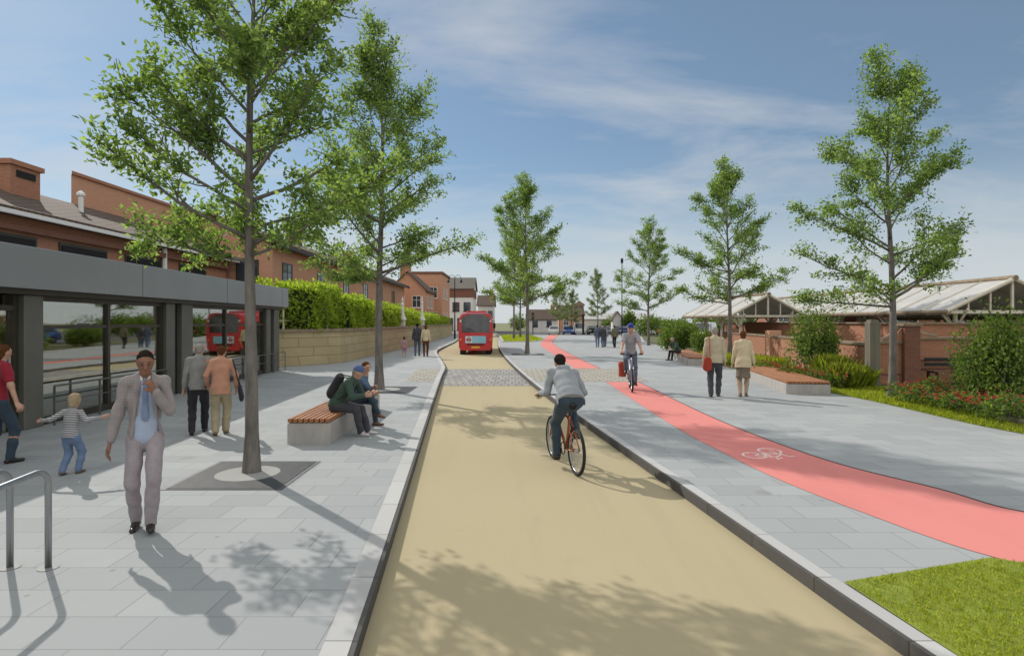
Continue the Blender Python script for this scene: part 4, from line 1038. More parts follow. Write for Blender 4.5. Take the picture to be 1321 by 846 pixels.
for lab, x, y0, y1 in (('nearer bent steel cycle stand, its end leg fully in view', -3.77, 4.79, 3.95), ('second bent steel cycle stand, farther out at the frame edge', -4.09, 4.80, 3.95)):
    t = thing('cycle_stand', lab, 'cycle stand', (x, y0, 0), 0, 'steel cycle stands')
    L = y1 - y0; r = .12; h = .80; p = [(0, 0, -.03), (0, 0, h - r)]
    for i in range(1, 7): a = PI / 2 * i / 6; p.append((.0, -r * (1 - math.cos(a)), h - r + r * math.sin(a)))
    for i in range(0, 7): a = PI / 2 * i / 6; p.append((.10, L + r - r * math.sin(a), h - r + r * math.cos(a)))
    p.append((.10, L, -.03))
    b = MB(); b.tube(p, .0243, 14); b.build('hoop', M['steel'], t, True)
    for q in ((0, 0), (.10, L)):
        b = MB(); b.lathe((q[0], q[1], 0), [(.075, .0), (.075, .005), (.03, .009)], 20); b.build('flange', M['flange'], t)

def lamp(label, x, y, h, arms, z=0):
    t = thing('street_lamp', label, 'street lamp', (x, y, z))
    b = MB(); b.tube([(0, 0, -.1), (0, 0, 1.0), (0, 0, 1.05), (0, 0, h)], [.12, .11, .075, .05], 10); b.build('column', M['blackmetal'], t)
    for s in arms:
        b = MB(); w = .75
        if s == 0: b.lathe((0, 0, h), [(.06, 0), (.16, .12), (.18, .5), (.22, .52), (.05, .7)], 12); b.build('lantern', M['blackmetal'], t); continue
        b.tube([(s * w * .5 * (1 - math.cos(a)), 0, h + .45 * math.sin(a)) for a in [PI * i / 10 for i in range(11)]], .03, 6); b.build('arm', M['blackmetal'], t)
        b = MB(); b.lathe((s * w, 0, h - .42), [(.16, 0), (.13, .22), (.05, .36), (.03, .45)], 10); b.build('lantern', M['blackmetal'], t)
lamp('black street lamp with two crook arms on the left pavement beyond the bus', -6.7, 69, 7.0, (1, -1))
lamp('tall slim black lamp post rising beside the far street tree', 14.0, 75, 9.4, (0,))
t = thing('bollard', 'thick dark post standing alone in front of the parked cars', 'bollard', (11.0, 91, -.1))
b = MB(); b.lathe((0, 0, 0), [(.22, 0), (.22, .3), (.17, .35), (.16, 3.0), (.22, 3.05), (.2, 3.25), (.05, 3.35)], 12); b.build('shaft', M['blackmetal'], t)
t = thing('traffic_signal', 'dark traffic signal on a post beyond the grass island', 'traffic signal', (3.2, 90.5, -.1))
b = MB(); b.tube([(0, 0, 0), (0, 0, 3.2)], .07, 8); b.build('post', M['blackmetal'], t)
b = MB(); b.box(-.2, .2, -.14, .14, 2.5, 3.5, .03); b.build('head', M['blackmetal'], t)
for z, c in ((3.25, (.25, .02, .02)), (3.0, (.25, .14, .02)), (2.75, (.02, .2, .08))):
    b = MB(); b.lathe((0, 0, 0), [(.11, 0), (.09, .03)], 12); o = b.build('lens', pmat('signal_lens', c, c, rough=.3), t); o.rotation_euler = (R(90), 0, 0); o.location = (0, -.142, z)

# ------------------------------------------------------------------ bus
M['busred'] = pmat('bus_red', (.56, .022, .028), (.50, .02, .025), scale=2, rough=.28, coat=.5)
M['busglass'] = pmat('bus_glass', (.075, .08, .085), (.015, .017, .02), scale=2.2, rough=.06, spec=.8)
M['rubber'] = pmat('rubber', (.02, .02, .02), (.014, .014, .014), scale=12, rough=.85)
M['adblue'] = pmat('advert_blue', (.22, .50, .66), (.30, .58, .72), scale=1.5, rough=.5)
M['yellow'] = pmat('plate_yellow', (.75, .52, .04), (.72, .48, .03), rough=.5)
M['navy'] = pmat('navy', (.02, .03, .16), (.02, .03, .13), rough=.5)
M['redplain'] = pmat('sign_red', (.6, .03, .03), (.58, .03, .03), rough=.5)
def lampmat(n, c): return pmat(n, c, c, rough=.25, coat=.5)
M['lred'] = lampmat('lamp_red', (.5, .02, .02)); M['lamber'] = lampmat('lamp_amber', (.8, .3, .03)); M['lclear'] = lampmat('lamp_clear', (.75, .75, .72))
bx, by, bz = G(613.5, 457.5, ZR)
bus = thing('bus', 'red single deck bus seen from behind, blue advert below its rear window', 'bus', (bx, by, ZR), R(2))
w, h, L = 1.10, 2.68, 9.0
def body_section(inset, zt):
    return [(-w + inset, .42), (-w + inset * .5, .75), (-w, 1.1), (-w + .02, 2.1), (-w + .10, zt - .16), (-w + .24, zt - .03), (-w + .5, zt), (w - .5, zt), (w - .24, zt - .03), (w - .10, zt - .16), (w - .02, 2.1), (w, 1.1), (w - inset * .5, .75), (w - inset, .42)]
b = MB(); secs = [(0.0, .10, h - .12), (.07, .04, h - .03), (.35, .02, h), (L - .4, .02, h), (L, .12, h - .2)]
vs = []; n = 14
for y, ins, zt in secs: vs += [(x, y, z) for x, z in body_section(ins, zt)]
fs = [tuple(range(n))]
for k in range(len(secs) - 1):
    for i in range(n): j = (i + 1) % n; fs.append((k * n + i, (k + 1) * n + i, (k + 1) * n + j, k * n + j))
fs.append(tuple(range((len(secs) - 1) * n + n - 1, (len(secs) - 1) * n - 1, -1)))
b._add(vs, fs); bo = b.build('body', M['busred'], bus, False)
b = MB(); b.slab([(-.88, -.012, 1.42), (.88, -.012, 1.42), (.92, -.012, 2.28), (.80, -.012, 2.46), (-.80, -.012, 2.46), (-.92, -.012, 2.28)], (0, .05, 0)); b.build('rear_window', M['busglass'], bus)
b = MB(); b.slab([(-.95, -.02, .28), (.95, -.02, .28), (1.06, -.02, .60), (-1.06, -.02, .60)], (0, .4, 0)); b.build('bumper', M['busred'], bus)
b = MB(); b.box(-.66, .66, -.015, .04, .74, 1.20, .01); ad = b.build('advert_panel', M['adblue'], bus)
b = MB(); b.box(-.63, -.22, -.019, -.0155, .78, 1.16); b.build('logo_ground', M['white'], ad)
b = MB(); b.ring((-.43, -.021, .97), (0, 1, 0), .12, .028, 24, 6); b.build('ring', M['redplain'], ad)
b = MB(); b.box(-.60, -.26, -.053, -.046, .945, .995); b.build('bar', M['navy'], ad)
b = MB(); b.box(-.26, .26, -.032, -.0205, .42, .53); b.build('number_plate', M['yellow'], bus)
b = MB()
for i in range(5): b.box(-.55, .55, -.026, -.0205, .585 + i * .024, .598 + i * .024)
b.build('engine_grille', M['blackmetal'], bus)
b = MB(); b.tube([(.0, -.03, 1.45), (-.28, -.035, 1.62), (-.62, -.03, 1.66)], .012, 5); b.build('wiper', M['blackmetal'], bus)
b = MB(); b.box(-.7, .7, 2.2, 4.2, h + .0, h + .16, .05); b.build('roof_pod', M['busred'], bus)
b = MB(); b.box(-.60, .60, -.012, .03, 2.47, 2.60, .008); b.build('destination_box', M['busglass'], bus)
for s in (-1, 1):
    for z, mt in ((.72, 'lred'), (.92, 'lamber'), (1.40, 'lred'), (2.1, 'lclear')):
        b = MB(); b.box(s * .96 - .05, s * .96 + .05, -.022, .03, z, z + .11, .008); b.build('lamp', M[mt], bus)
    b = MB(); b.box(s * w - .012, s * w + .012, .5, L - .6, 1.25, 2.12); b.build('side_window', M['busglass'], bus)
    for y in (1.9, L - 2.2):
        wb = MB(); wb.tube([(s * .80, y, .44), (s * 1.06, y, .44)], .44, 20); ty = wb.build('wheel', M['rubber'], bus)
        wb = MB(); wb.tube([(s * 1.061, y, .44), (s * 1.07, y, .44)], .24, 16); wb.build('rim', M['steel'], ty)
    b = MB(); b.tube([(s * 1.0, L - .1, 2.2), (s * 1.22, L - .02, 2.2), (s * 1.25, L - .02, 1.95)], .03, 6); b.box(s * 1.25 - .09, s * 1.25 + .09, L - .06, L + .0, 1.6, 2.0, .02); b.build('mirror', M['blackmetal'], bus)
    wb = MB(); wb.tube([(s * .62, .5, .33), (s * 1.0, .5, .33)], .40, 20); wb.build('rear_tyre', M['rubber'], bus)

# ------------------------------------------------------------------ parked cars
def make_car(name, kind='car'):
    """car facing +x, 4.2 m; returns list of (part name, mesh)"""
    van = kind == 'van'
    L = 4.6 if van else 4.2; hw = .86; H = 1.95 if van else 1.45
    prof = [(-L / 2, .30), (-L / 2 - .03, .62), (-L / 2 + .05, .92), (L / 2 - 1.15 if van else L / 2 - 1.25, .95), (L / 2 - .12, .78), (L / 2 + .02, .55), (L / 2 - .03, .28)]
    if van: prof = [(-L / 2, .3), (-L / 2, 1.0), (L / 2 - .95, 1.02), (L / 2 - .1, .85), (L / 2, .55), (L / 2 - .03, .28)]
    b = MB(); b.slab([(x, -hw, z) for x, z in prof], (0, 2 * hw, 0))
    cab = [(-L / 2 + .10, .93), (-L / 2 + .45, H - .03), (-L / 2 + .9, H), (.25, H - .01), (L / 2 - 1.2, .955)]
    if van: cab = [(-L / 2 + .02, 1.0), (-L / 2 + .08, H - .05), (-L / 2 + .3, H), (L / 2 - 1.6, H - .02), (L / 2 - .9, 1.03)]
    n = len(cab); lo = [(x, -hw + .03 if z < 1.1 else -hw + .16, z) for x, z in cab]; hi = [(x, -y, z) for x, y, z in lo]
    b._add(lo + hi, [tuple(range(n - 1, -1, -1)), tuple(range(n, 2 * n))] + [(i, (i + 1) % n, n + (i + 1) % n, n + i) for i in range(n)])
    body = mesh_from('body', b.v, b.f, M['white'])
    g = MB()
    for s in (-1, 1):
        y0 = s * (hw - .045); y1 = s * (hw - .145)
        xs = ((-L / 2 + .45, -.35), (-.25, L / 2 - 1.55)) if not van else ((.1, L / 2 - 1.25),)
        for a, c in xs: g.slab([(a - .05, y0, 1.0 if not van else 1.08), (c + .22, y0, 1.0 if not van else 1.08), (c - .08, y1, H - .12), (a + .18, y1, H - .12)], (0, s * .014, 0))
    g.slab([(cab[-1][0] - .02, -hw + .14, cab[-1][1] + .06), (cab[-1][0] - .02, hw - .14, cab[-1][1] + .06), (cab[-2][0] + .08, hw - .26, H - .1), (cab[-2][0] + .08, -hw + .26, H - .1)], (.07, 0, .03))
    g.slab([(cab[0][0] + .04, -hw + .16, cab[0][1] + .1), (cab[0][0] + .04, hw - .16, cab[0][1] + .1), (cab[1][0] - .06, hw - .26, H - .15), (cab[1][0] - .06, -hw + .26, H - .15)], (-.06, 0, .02))
    glass = mesh_from('windows', g.v, g.f, M['wglass'])
    parts = [('body', body), ('windows', glass)]; wheels = []
    for x in (-L / 2 + .8, L / 2 - .85):
        for s in (-1, 1):
            t_ = MB(); t_.tube([(x, s * (hw - .2), .31), (x, s * (hw + .015), .31)], .31, 18)
            r_ = MB(); r_.tube([(x, s * (hw + .016), .31), (x, s * (hw + .026), .31)], .19, 14)
            wheels.append((mesh_from('wheel', t_.v, t_.f, M['rubber']), mesh_from('rim', r_.v, r_.f, M['steel'])))
    lights = []
    for x, mt in ((L / 2 - .06, M['lclear']), (-L / 2 + .0, M['lred'])):
        for s in (-1, 1):
            l_ = MB(); l_.box(x - .07, x + .05, s * (hw - .2) - .16, s * (hw - .2) + .16, .62, .76, .02); lights.append(('headlight' if x > 0 else 'tail_light', mesh_from('headlight', l_.v, l_.f, mt)))
    return parts, wheels, lights
CAR = make_car('car'); VAN = make_car('van', 'van')
def put_car(kit, label, cat, x, y, rot, mat, z=-.13, group='cars in the far car park'):
    t = thing('parked_' + cat, label, cat, (x, y, z), rot, group)
    for nme, me in kit[0]:
        o = link(bpy.data.objects.new(nme, me), t)
        if nme == 'body': o.material_slots[0].link = 'OBJECT'; o.material_slots[0].material = mat
    for a, c in kit[1]:
        o = link(bpy.data.objects.new('wheel', a), t); link(bpy.data.objects.new('rim', c), o)
    for nme, me in kit[2]: link(bpy.data.objects.new(nme, me), t)
def paint(n, c): return pmat('car_' + n, c, tuple(x * .95 for x in c), rough=.25, coat=.6)
PC = {'white': paint('white', (.75, .75, .75)), 'navy': paint('navy', (.03, .05, .14)), 'black': paint('black', (.015, .015, .018)), 'silver': paint('silver', (.45, .46, .48)), 'blue': paint('blue', (.05, .12, .35)), 'red': paint('red', (.45, .03, .04)), 'grey': paint('grey', (.16, .17, .18))}
row = [('white', 'car', 'white parked car behind the tall pale spreading tree', 6.9, 97), ('blue', 'car', 'blue parked car in the row left of the dark bollard', 9.35, 98), ('white', 'van', 'white van parked just left of the dark bollard', 11.3, 99), ('black', 'car', 'black parked car just right of the dark bollard', 13.4, 97.5),
       ('grey', 'car', 'dark grey parked car behind the thin pale tree', 15.5, 98), ('navy', 'car', 'navy parked car behind the walkers, left of the lamp post', 18.1, 97), ('silver', 'car', 'silver parked car directly behind the lamp post', 20.0, 98), ('white', 'car', 'white parked car between the lamp post and the shrubs', 22.2, 97), ('red', 'car', 'red parked car at the shrub end of the far row', 24.5, 98)]
for i, (c, k, lab, x, y) in enumerate(row): put_car(VAN if k == 'van' else CAR, lab, k, x, y, R(-90 + (i * 37 % 9) - 4), PC[c])
put_car(VAN, 'white van parked under the small station canopy', 'van', 19.6, 60, R(-120), PC['white'], 0, None)
put_car(CAR, 'blue parked car beside the white van under the station canopy', 'car', 22.3, 57, R(-75), PC['blue'], 0, None)
put_car(CAR, 'black parked car seen between the two canopies', 'car', 25.8, 60, R(-70), PC['black'], 0, None)

# ------------------------------------------------------------------ bicycles (front wheel towards -y)
def bicycle(label, loc, rot, fm, sc=1.0, flat_bar=True, steer=0.0):
    t = thing('bicycle', label, 'bicycle', loc, rot, None, sc)
    RA, FA, BB = Vector((0, .53, .335)), Vector((0, -.53, .335)), Vector((0, .10, .29))
    ST, HT, HB = Vector((0, .25, .78)), Vector((0, -.34, .86)), Vector((0, -.385, .72))
    for c in (FA, RA):
        b = MB(); b.ring(c, (1, 0, 0), .31, .024, 32, 8); ty = b.build('wheel', M['rubber'], t, True)
        b = MB(); b.ring(c, (1, 0, 0), .282, .013, 32, 6); b.tube([c - Vector((.035, 0, 0)), c + Vector((.035, 0, 0))], .022, 8); b.build('rim', M['steel'], ty, True)
        b = MB()
        for i in range(16):
            a = 2 * PI * i / 16; sx = .03 * (1 if i % 2 else -1)
            b.tube([c + Vector((sx, .02 * math.cos(a + .5), .02 * math.sin(a + .5))), c + Vector((0, .275 * math.cos(a), .275 * math.sin(a)))], .0022, 3, False)
        b.build('spokes', M['steel'], ty)
    b = MB()
    for p, q, r in ((BB, ST, .017), (BB, HB, .02), (ST - Vector((0, .012, .06)), HT, .017), (HT + Vector((0, .01, .06)), HB, .02)): b.tube([p, q], r, 8)
    for s in (-1, 1):
        e = Vector((s * .05, 0, 0)); b.tube([BB + e * .6, RA + e], .011, 6); b.tube([ST - Vector((0, .01, .05)) + e * .4, RA + e], .010, 6)
    b.build('frame', fm, t, True)
    b = MB()
    for s in (-1, 1): b.tube([HB + Vector((s * .045, 0, -.01)), FA + Vector((s * .05, 0, 0))], .013, 6)
    b.build('fork', fm, t, True)
    b = MB(); b.tube([HT + Vector((0, 0, .05)), HT + Vector((0, -.02, .12)), HT + Vector((0, -.07, .14))], .014, 6)
    hz_ = HT + Vector((0, -.07, .14)); b.tube([hz_ + Vector((-.29, .05, .01)), hz_ + Vector((-.12, 0, 0)), hz_ + Vector((.12, 0, 0)), hz_ + Vector((.29, .05, .01))], .012, 6); bar = b.build('handlebar', M['blackmetal'], t, True)
    b = MB()
    for s in (-1, 1): b.tube([hz_ + Vector((s * .20, .022, .004)), hz_ + Vector((s * .30, .052, .01))], .018, 8)
    b.build('grips', M['rubber'], bar)
    b = MB(); b.tube([ST, ST + Vector((0, .035, .13))], .013, 6); b.build('seat_post', M['blackmetal'], t)
    b = MB(); s0 = ST + Vector((0, .04, .15)); b.tube([s0 + Vector((0, -.16, .0)), s0 + Vector((0, -.04, .005)), s0 + Vector((0, .06, .01)), s0 + Vector((0, .12, .01))], [.018, .035, .065, .05], 10); b.build('saddle', M['blackmetal'], t, True)
    b = MB(); b.ring(BB + Vector((.05, 0, 0)), (1, 0, 0), .085, .008, 20, 4)
    b.tube([BB + Vector((.07, 0, 0)), BB + Vector((.08, -.06, -.155))], .011, 5); b.tube([BB - Vector((.07, 0, 0)), BB + Vector((-.08, .06, .155))], .011, 5); b.build('crankset', M['blackmetal'], t)
    for s, o in ((1, Vector((.13, -.06, -.155))), (-1, Vector((-.13, .06, .155)))):
        b = MB(); b.box(BB.x + o.x - .045, BB.x + o.x + .045, BB.y + o.y - .04, BB.y + o.y + .04, BB.z + o.z - .012, BB.z + o.z + .012); b.build('pedal', M['rubber'], t)
    return t
M['orange'] = pmat('frame_orange', (.38, .085, .025), (.32, .07, .02), rough=.35, coat=.4)
M['lilac'] = pmat('frame_silver', (.38, .37, .48), (.34, .33, .44), rough=.3, metal=.4)
B1 = ((.76, 8.60, ZR), R(193.5)); bicycle('orange framed bicycle ridden away down the buff road', B1[0], B1[1], M['orange'])
B2 = ((3.47, 17.2, .006), R(-8)); bicycle('silver bicycle coming towards us along the red path', B2[0], B2[1], M['lilac'], 1.06)
def on_bike(Bk, p, sc=1.0):
    c, s = math.cos(Bk[1]), math.sin(Bk[1]); x, y, z = (q * sc for q in p)
    return (Bk[0][0] + x * c - y * s, Bk[0][1] + x * s + y * c, Bk[0][2] + z)
M['pannier'] = pmat('pannier_red', (.42, .06, .03), (.32, .05, .03), rough=.8)
t = thing('pannier_bag', 'red pannier bag hanging on the back of the silver bicycle', 'bag', on_bike(B2, (-.19, .42, .34), 1.06), B2[1])
b = MB(); b.box(-.13, .08, -.18, .18, 0, .42, .045); b.build('bag', M['pannier'], t)
b = MB(); b.box(-.14, .085, -.185, .185, .30, .44, .04); b.build('flap', M['pannier'], t)
# ------------------------------------------------------------------ people: smooth implicit bodies meshed by surface nets
def surface_nets(F, org, vox):
    ins = F < 0; nx, ny, nz = F.shape
    corners = [(i, j, k) for i in (0, 1) for j in (0, 1) for k in (0, 1)]
    cnt = np.zeros((nx - 1, ny - 1, nz - 1), np.int8)
    for i, j, k in corners: cnt += ins[i:nx - 1 + i, j:ny - 1 + j, k:nz - 1 + k]
    act = (cnt > 0) & (cnt < 8); idx = np.full(act.shape, -1, np.int64); C = np.argwhere(act); idx[act] = np.arange(len(C))
    acc = np.zeros((len(C), 3)); num = np.zeros(len(C))
    for a in corners:
        for ax in range(3):
            if a[ax]: continue
            b = list(a); b[ax] = 1
            fa = F[C[:, 0] + a[0], C[:, 1] + a[1], C[:, 2] + a[2]]; fb = F[C[:, 0] + b[0], C[:, 1] + b[1], C[:, 2] + b[2]]
            m = (fa < 0) != (fb < 0); t = np.where(m, fa / np.where(m, fa - fb, 1), 0)
            p = np.tile(np.array(a, float), (len(C), 1)); p[:, ax] += t
            acc[m] += p[m]; num[m] += 1
    V = (C + acc / num[:, None]) * vox + org
    faces = []
    for ax in range(3):
        o1, o2 = [(1, 2), (2, 0), (0, 1)][ax]
        sl0 = [slice(None)] * 3; sl1 = [slice(None)] * 3; sl0[ax] = slice(0, -1); sl1[ax] = slice(1, None)
        E = np.argwhere(ins[tuple(sl0)] != ins[tuple(sl1)])
        ok = (E[:, o1] > 0) & (E[:, o2] > 0)
        lim = np.array(act.shape); ok &= (E[:, o1] < lim[o1]) & (E[:, o2] < lim[o2]) & (E[:, ax] < lim[ax]); E = E[ok]
        def cell(d1, d2):
            q = E.copy(); q[:, o1] -= d1; q[:, o2] -= d2; return idx[q[:, 0], q[:, 1], q[:, 2]]
        Q = np.stack([cell(1, 1), cell(0, 1), cell(0, 0), cell(1, 0)], 1)
        fl = ~ins[E[:, 0], E[:, 1], E[:, 2]]; Q[fl] = Q[fl][:, ::-1]
        faces.append(Q[(Q >= 0).all(1)])
    return V, np.concatenate(faces)

def implicit(prims, vox, k=.02, cuts=(), fold=0.0, fscale=22.0):
    lo = np.min([np.minimum(np.array(p[0]) - p[1], np.array(p[2]) - p[3]) for p in prims], 0) - 3 * vox - k
    hi = np.max([np.maximum(np.array(p[0]) + p[1], np.array(p[2]) + p[3]) for p in prims], 0) + 3 * vox + k
    n = np.ceil((hi - lo) / vox).astype(int) + 1; F = np.full(n, .3)
    ax = [lo[i] + np.arange(n[i]) * vox for i in range(3)]
    for pr in prims:
        a, ra, b, rb = np.array(pr[0], float), pr[1], np.array(pr[2], float), pr[3]
        da = pr[4] if len(pr) > 4 else None; fl = pr[5] if len(pr) > 5 else 1.0; kk = pr[6] if len(pr) > 6 else k
        pad = kk + 2.5 * vox; p0 = np.minimum(a - ra, b - rb) - pad; p1 = np.maximum(a + ra, b + rb) + pad
        i0 = np.maximum(0, np.floor((p0 - lo) / vox).astype(int)); i1 = np.minimum(n, np.ceil((p1 - lo) / vox).astype(int) + 1)
        X, Y, Z = np.meshgrid(ax[0][i0[0]:i1[0]], ax[1][i0[1]:i1[1]], ax[2][i0[2]:i1[2]], indexing='ij', sparse=True)
        u = b - a; L2 = max(u @ u, 1e-9)
        t = np.clip(((X - a[0]) * u[0] + (Y - a[1]) * u[1] + (Z - a[2]) * u[2]) / L2, 0, 1)
        dx, dy, dz = X - a[0] - t * u[0], Y - a[1] - t * u[1], Z - a[2] - t * u[2]
        s2 = dx * dx + dy * dy + dz * dz
        if da is not None:
            c = dx * da[0] + dy * da[1] + dz * da[2]; s2 = s2 + c * c * (1 / (fl * fl) - 1)
        d = np.sqrt(s2) - (ra + (rb - ra) * t)
        s = (slice(i0[0], i1[0]), slice(i0[1], i1[1]), slice(i0[2], i1[2])); A = F[s]
        h = np.maximum(kk - np.abs(A - d), 0) / max(kk, 1e-6); F[s] = np.minimum(A, d) - h * h * kk * .25
    X, Y, Z = np.meshgrid(*ax, indexing='ij', sparse=True)
    if fold:
        F = F + fold * (np.sin(fscale * (Z * 1.3 + .6 * X) + 3 * np.sin(9 * Y + 5 * X)) * np.sin(fscale * .7 * (X - Y) + 2.0 + 7 * Z) + .5 * np.sin(fscale * 2.1 * (Z - .4 * Y + .3 * X)))
    for c in cuts: F = np.maximum(F, c(X, Y, Z))
    return surface_nets(F, lo, vox)

def net_obj(name, VF, mats, parent, paint=None):
    V, Fc = VF
    me = bpy.data.meshes.new(name); me.vertices.add(len(V)); me.vertices.foreach_set('co', V.astype(np.float32).ravel())
    me.loops.add(len(Fc) * 4); me.loops.foreach_set('vertex_index', Fc.astype(np.int32).ravel())
    me.polygons.add(len(Fc)); me.polygons.foreach_set('loop_start', (np.arange(len(Fc)) * 4).astype(np.int32))
    try: me.polygons.foreach_set('loop_total', np.full(len(Fc), 4, np.int32))
    except Exception: pass
    for m in (mats if isinstance(mats, list) else [mats]): me.materials.append(m)
    if paint is not None: me.polygons.foreach_set('material_index', paint(V[Fc].mean(1)).astype(np.int32))
    me.polygons.foreach_set('use_smooth', np.ones(len(Fc), bool)); me.update(calc_edges=True)
    return link(bpy.data.objects.new(name, me), parent)

def nrm(v): v = np.array(v, float); return v / (np.linalg.norm(v) + 1e-9)
def ik(a, c, l1, l2, pole):
    a, c = np.array(a, float), np.array(c, float); d = c - a; D = np.linalg.norm(d)
    if D > (l1 + l2) * .998: c = a + d / D * (l1 + l2) * .998; D = (l1 + l2) * .998; d = c - a
    x = (l1 * l1 - l2 * l2 + D * D) / (2 * D); h = math.sqrt(max(l1 * l1 - x * x, 0)); u = d / D
    p = np.array(pole, float); p = p - u * (p @ u); return a + u * x + nrm(p) * h, c

def cloth(n, c, c2=None, sc=9, rough=.9, **kw): return pmat('cloth_' + n, c, c2, scale=sc, rough=rough, bump=.45, bscale=75, sheen=.1, spec=.2, **kw)
SK = {'light': pmat('skin_light', (.50, .29, .20), (.43, .235, .16), scale=14, rough=.5), 'brown': pmat('skin_brown', (.26, .125, .075), (.20, .095, .06), scale=14, rough=.45)}
EYE = pmat('eye_dark', (.02, .015, .012), rough=.2); LIP = pmat('lip', (.30, .10, .085), rough=.45)
HAIR = {'dark': pmat('hair_dark', (.02, .016, .013), (.035, .028, .022), scale=60, rough=1.0, spec=.0, bump=.8, bscale=90), 'brown': pmat('hair_brown', (.13, .055, .025), (.08, .035, .018), scale=60, rough=1.0, spec=.0, bump=.8, bscale=90), 'grey': pmat('hair_grey', (.36, .34, .31), (.24, .22, .2), scale=60, rough=1.0, spec=.0, bump=.8, bscale=90), 'fair': pmat('hair_fair', (.45, .36, .24), (.34, .26, .16), scale=60, rough=1.0, spec=.0, bump=.8, bscale=90), 'sandy': pmat('hair_sandy', (.40, .24, .13), (.28, .16, .08), scale=60, rough=1.0, spec=.0, bump=.8, bscale=90)}

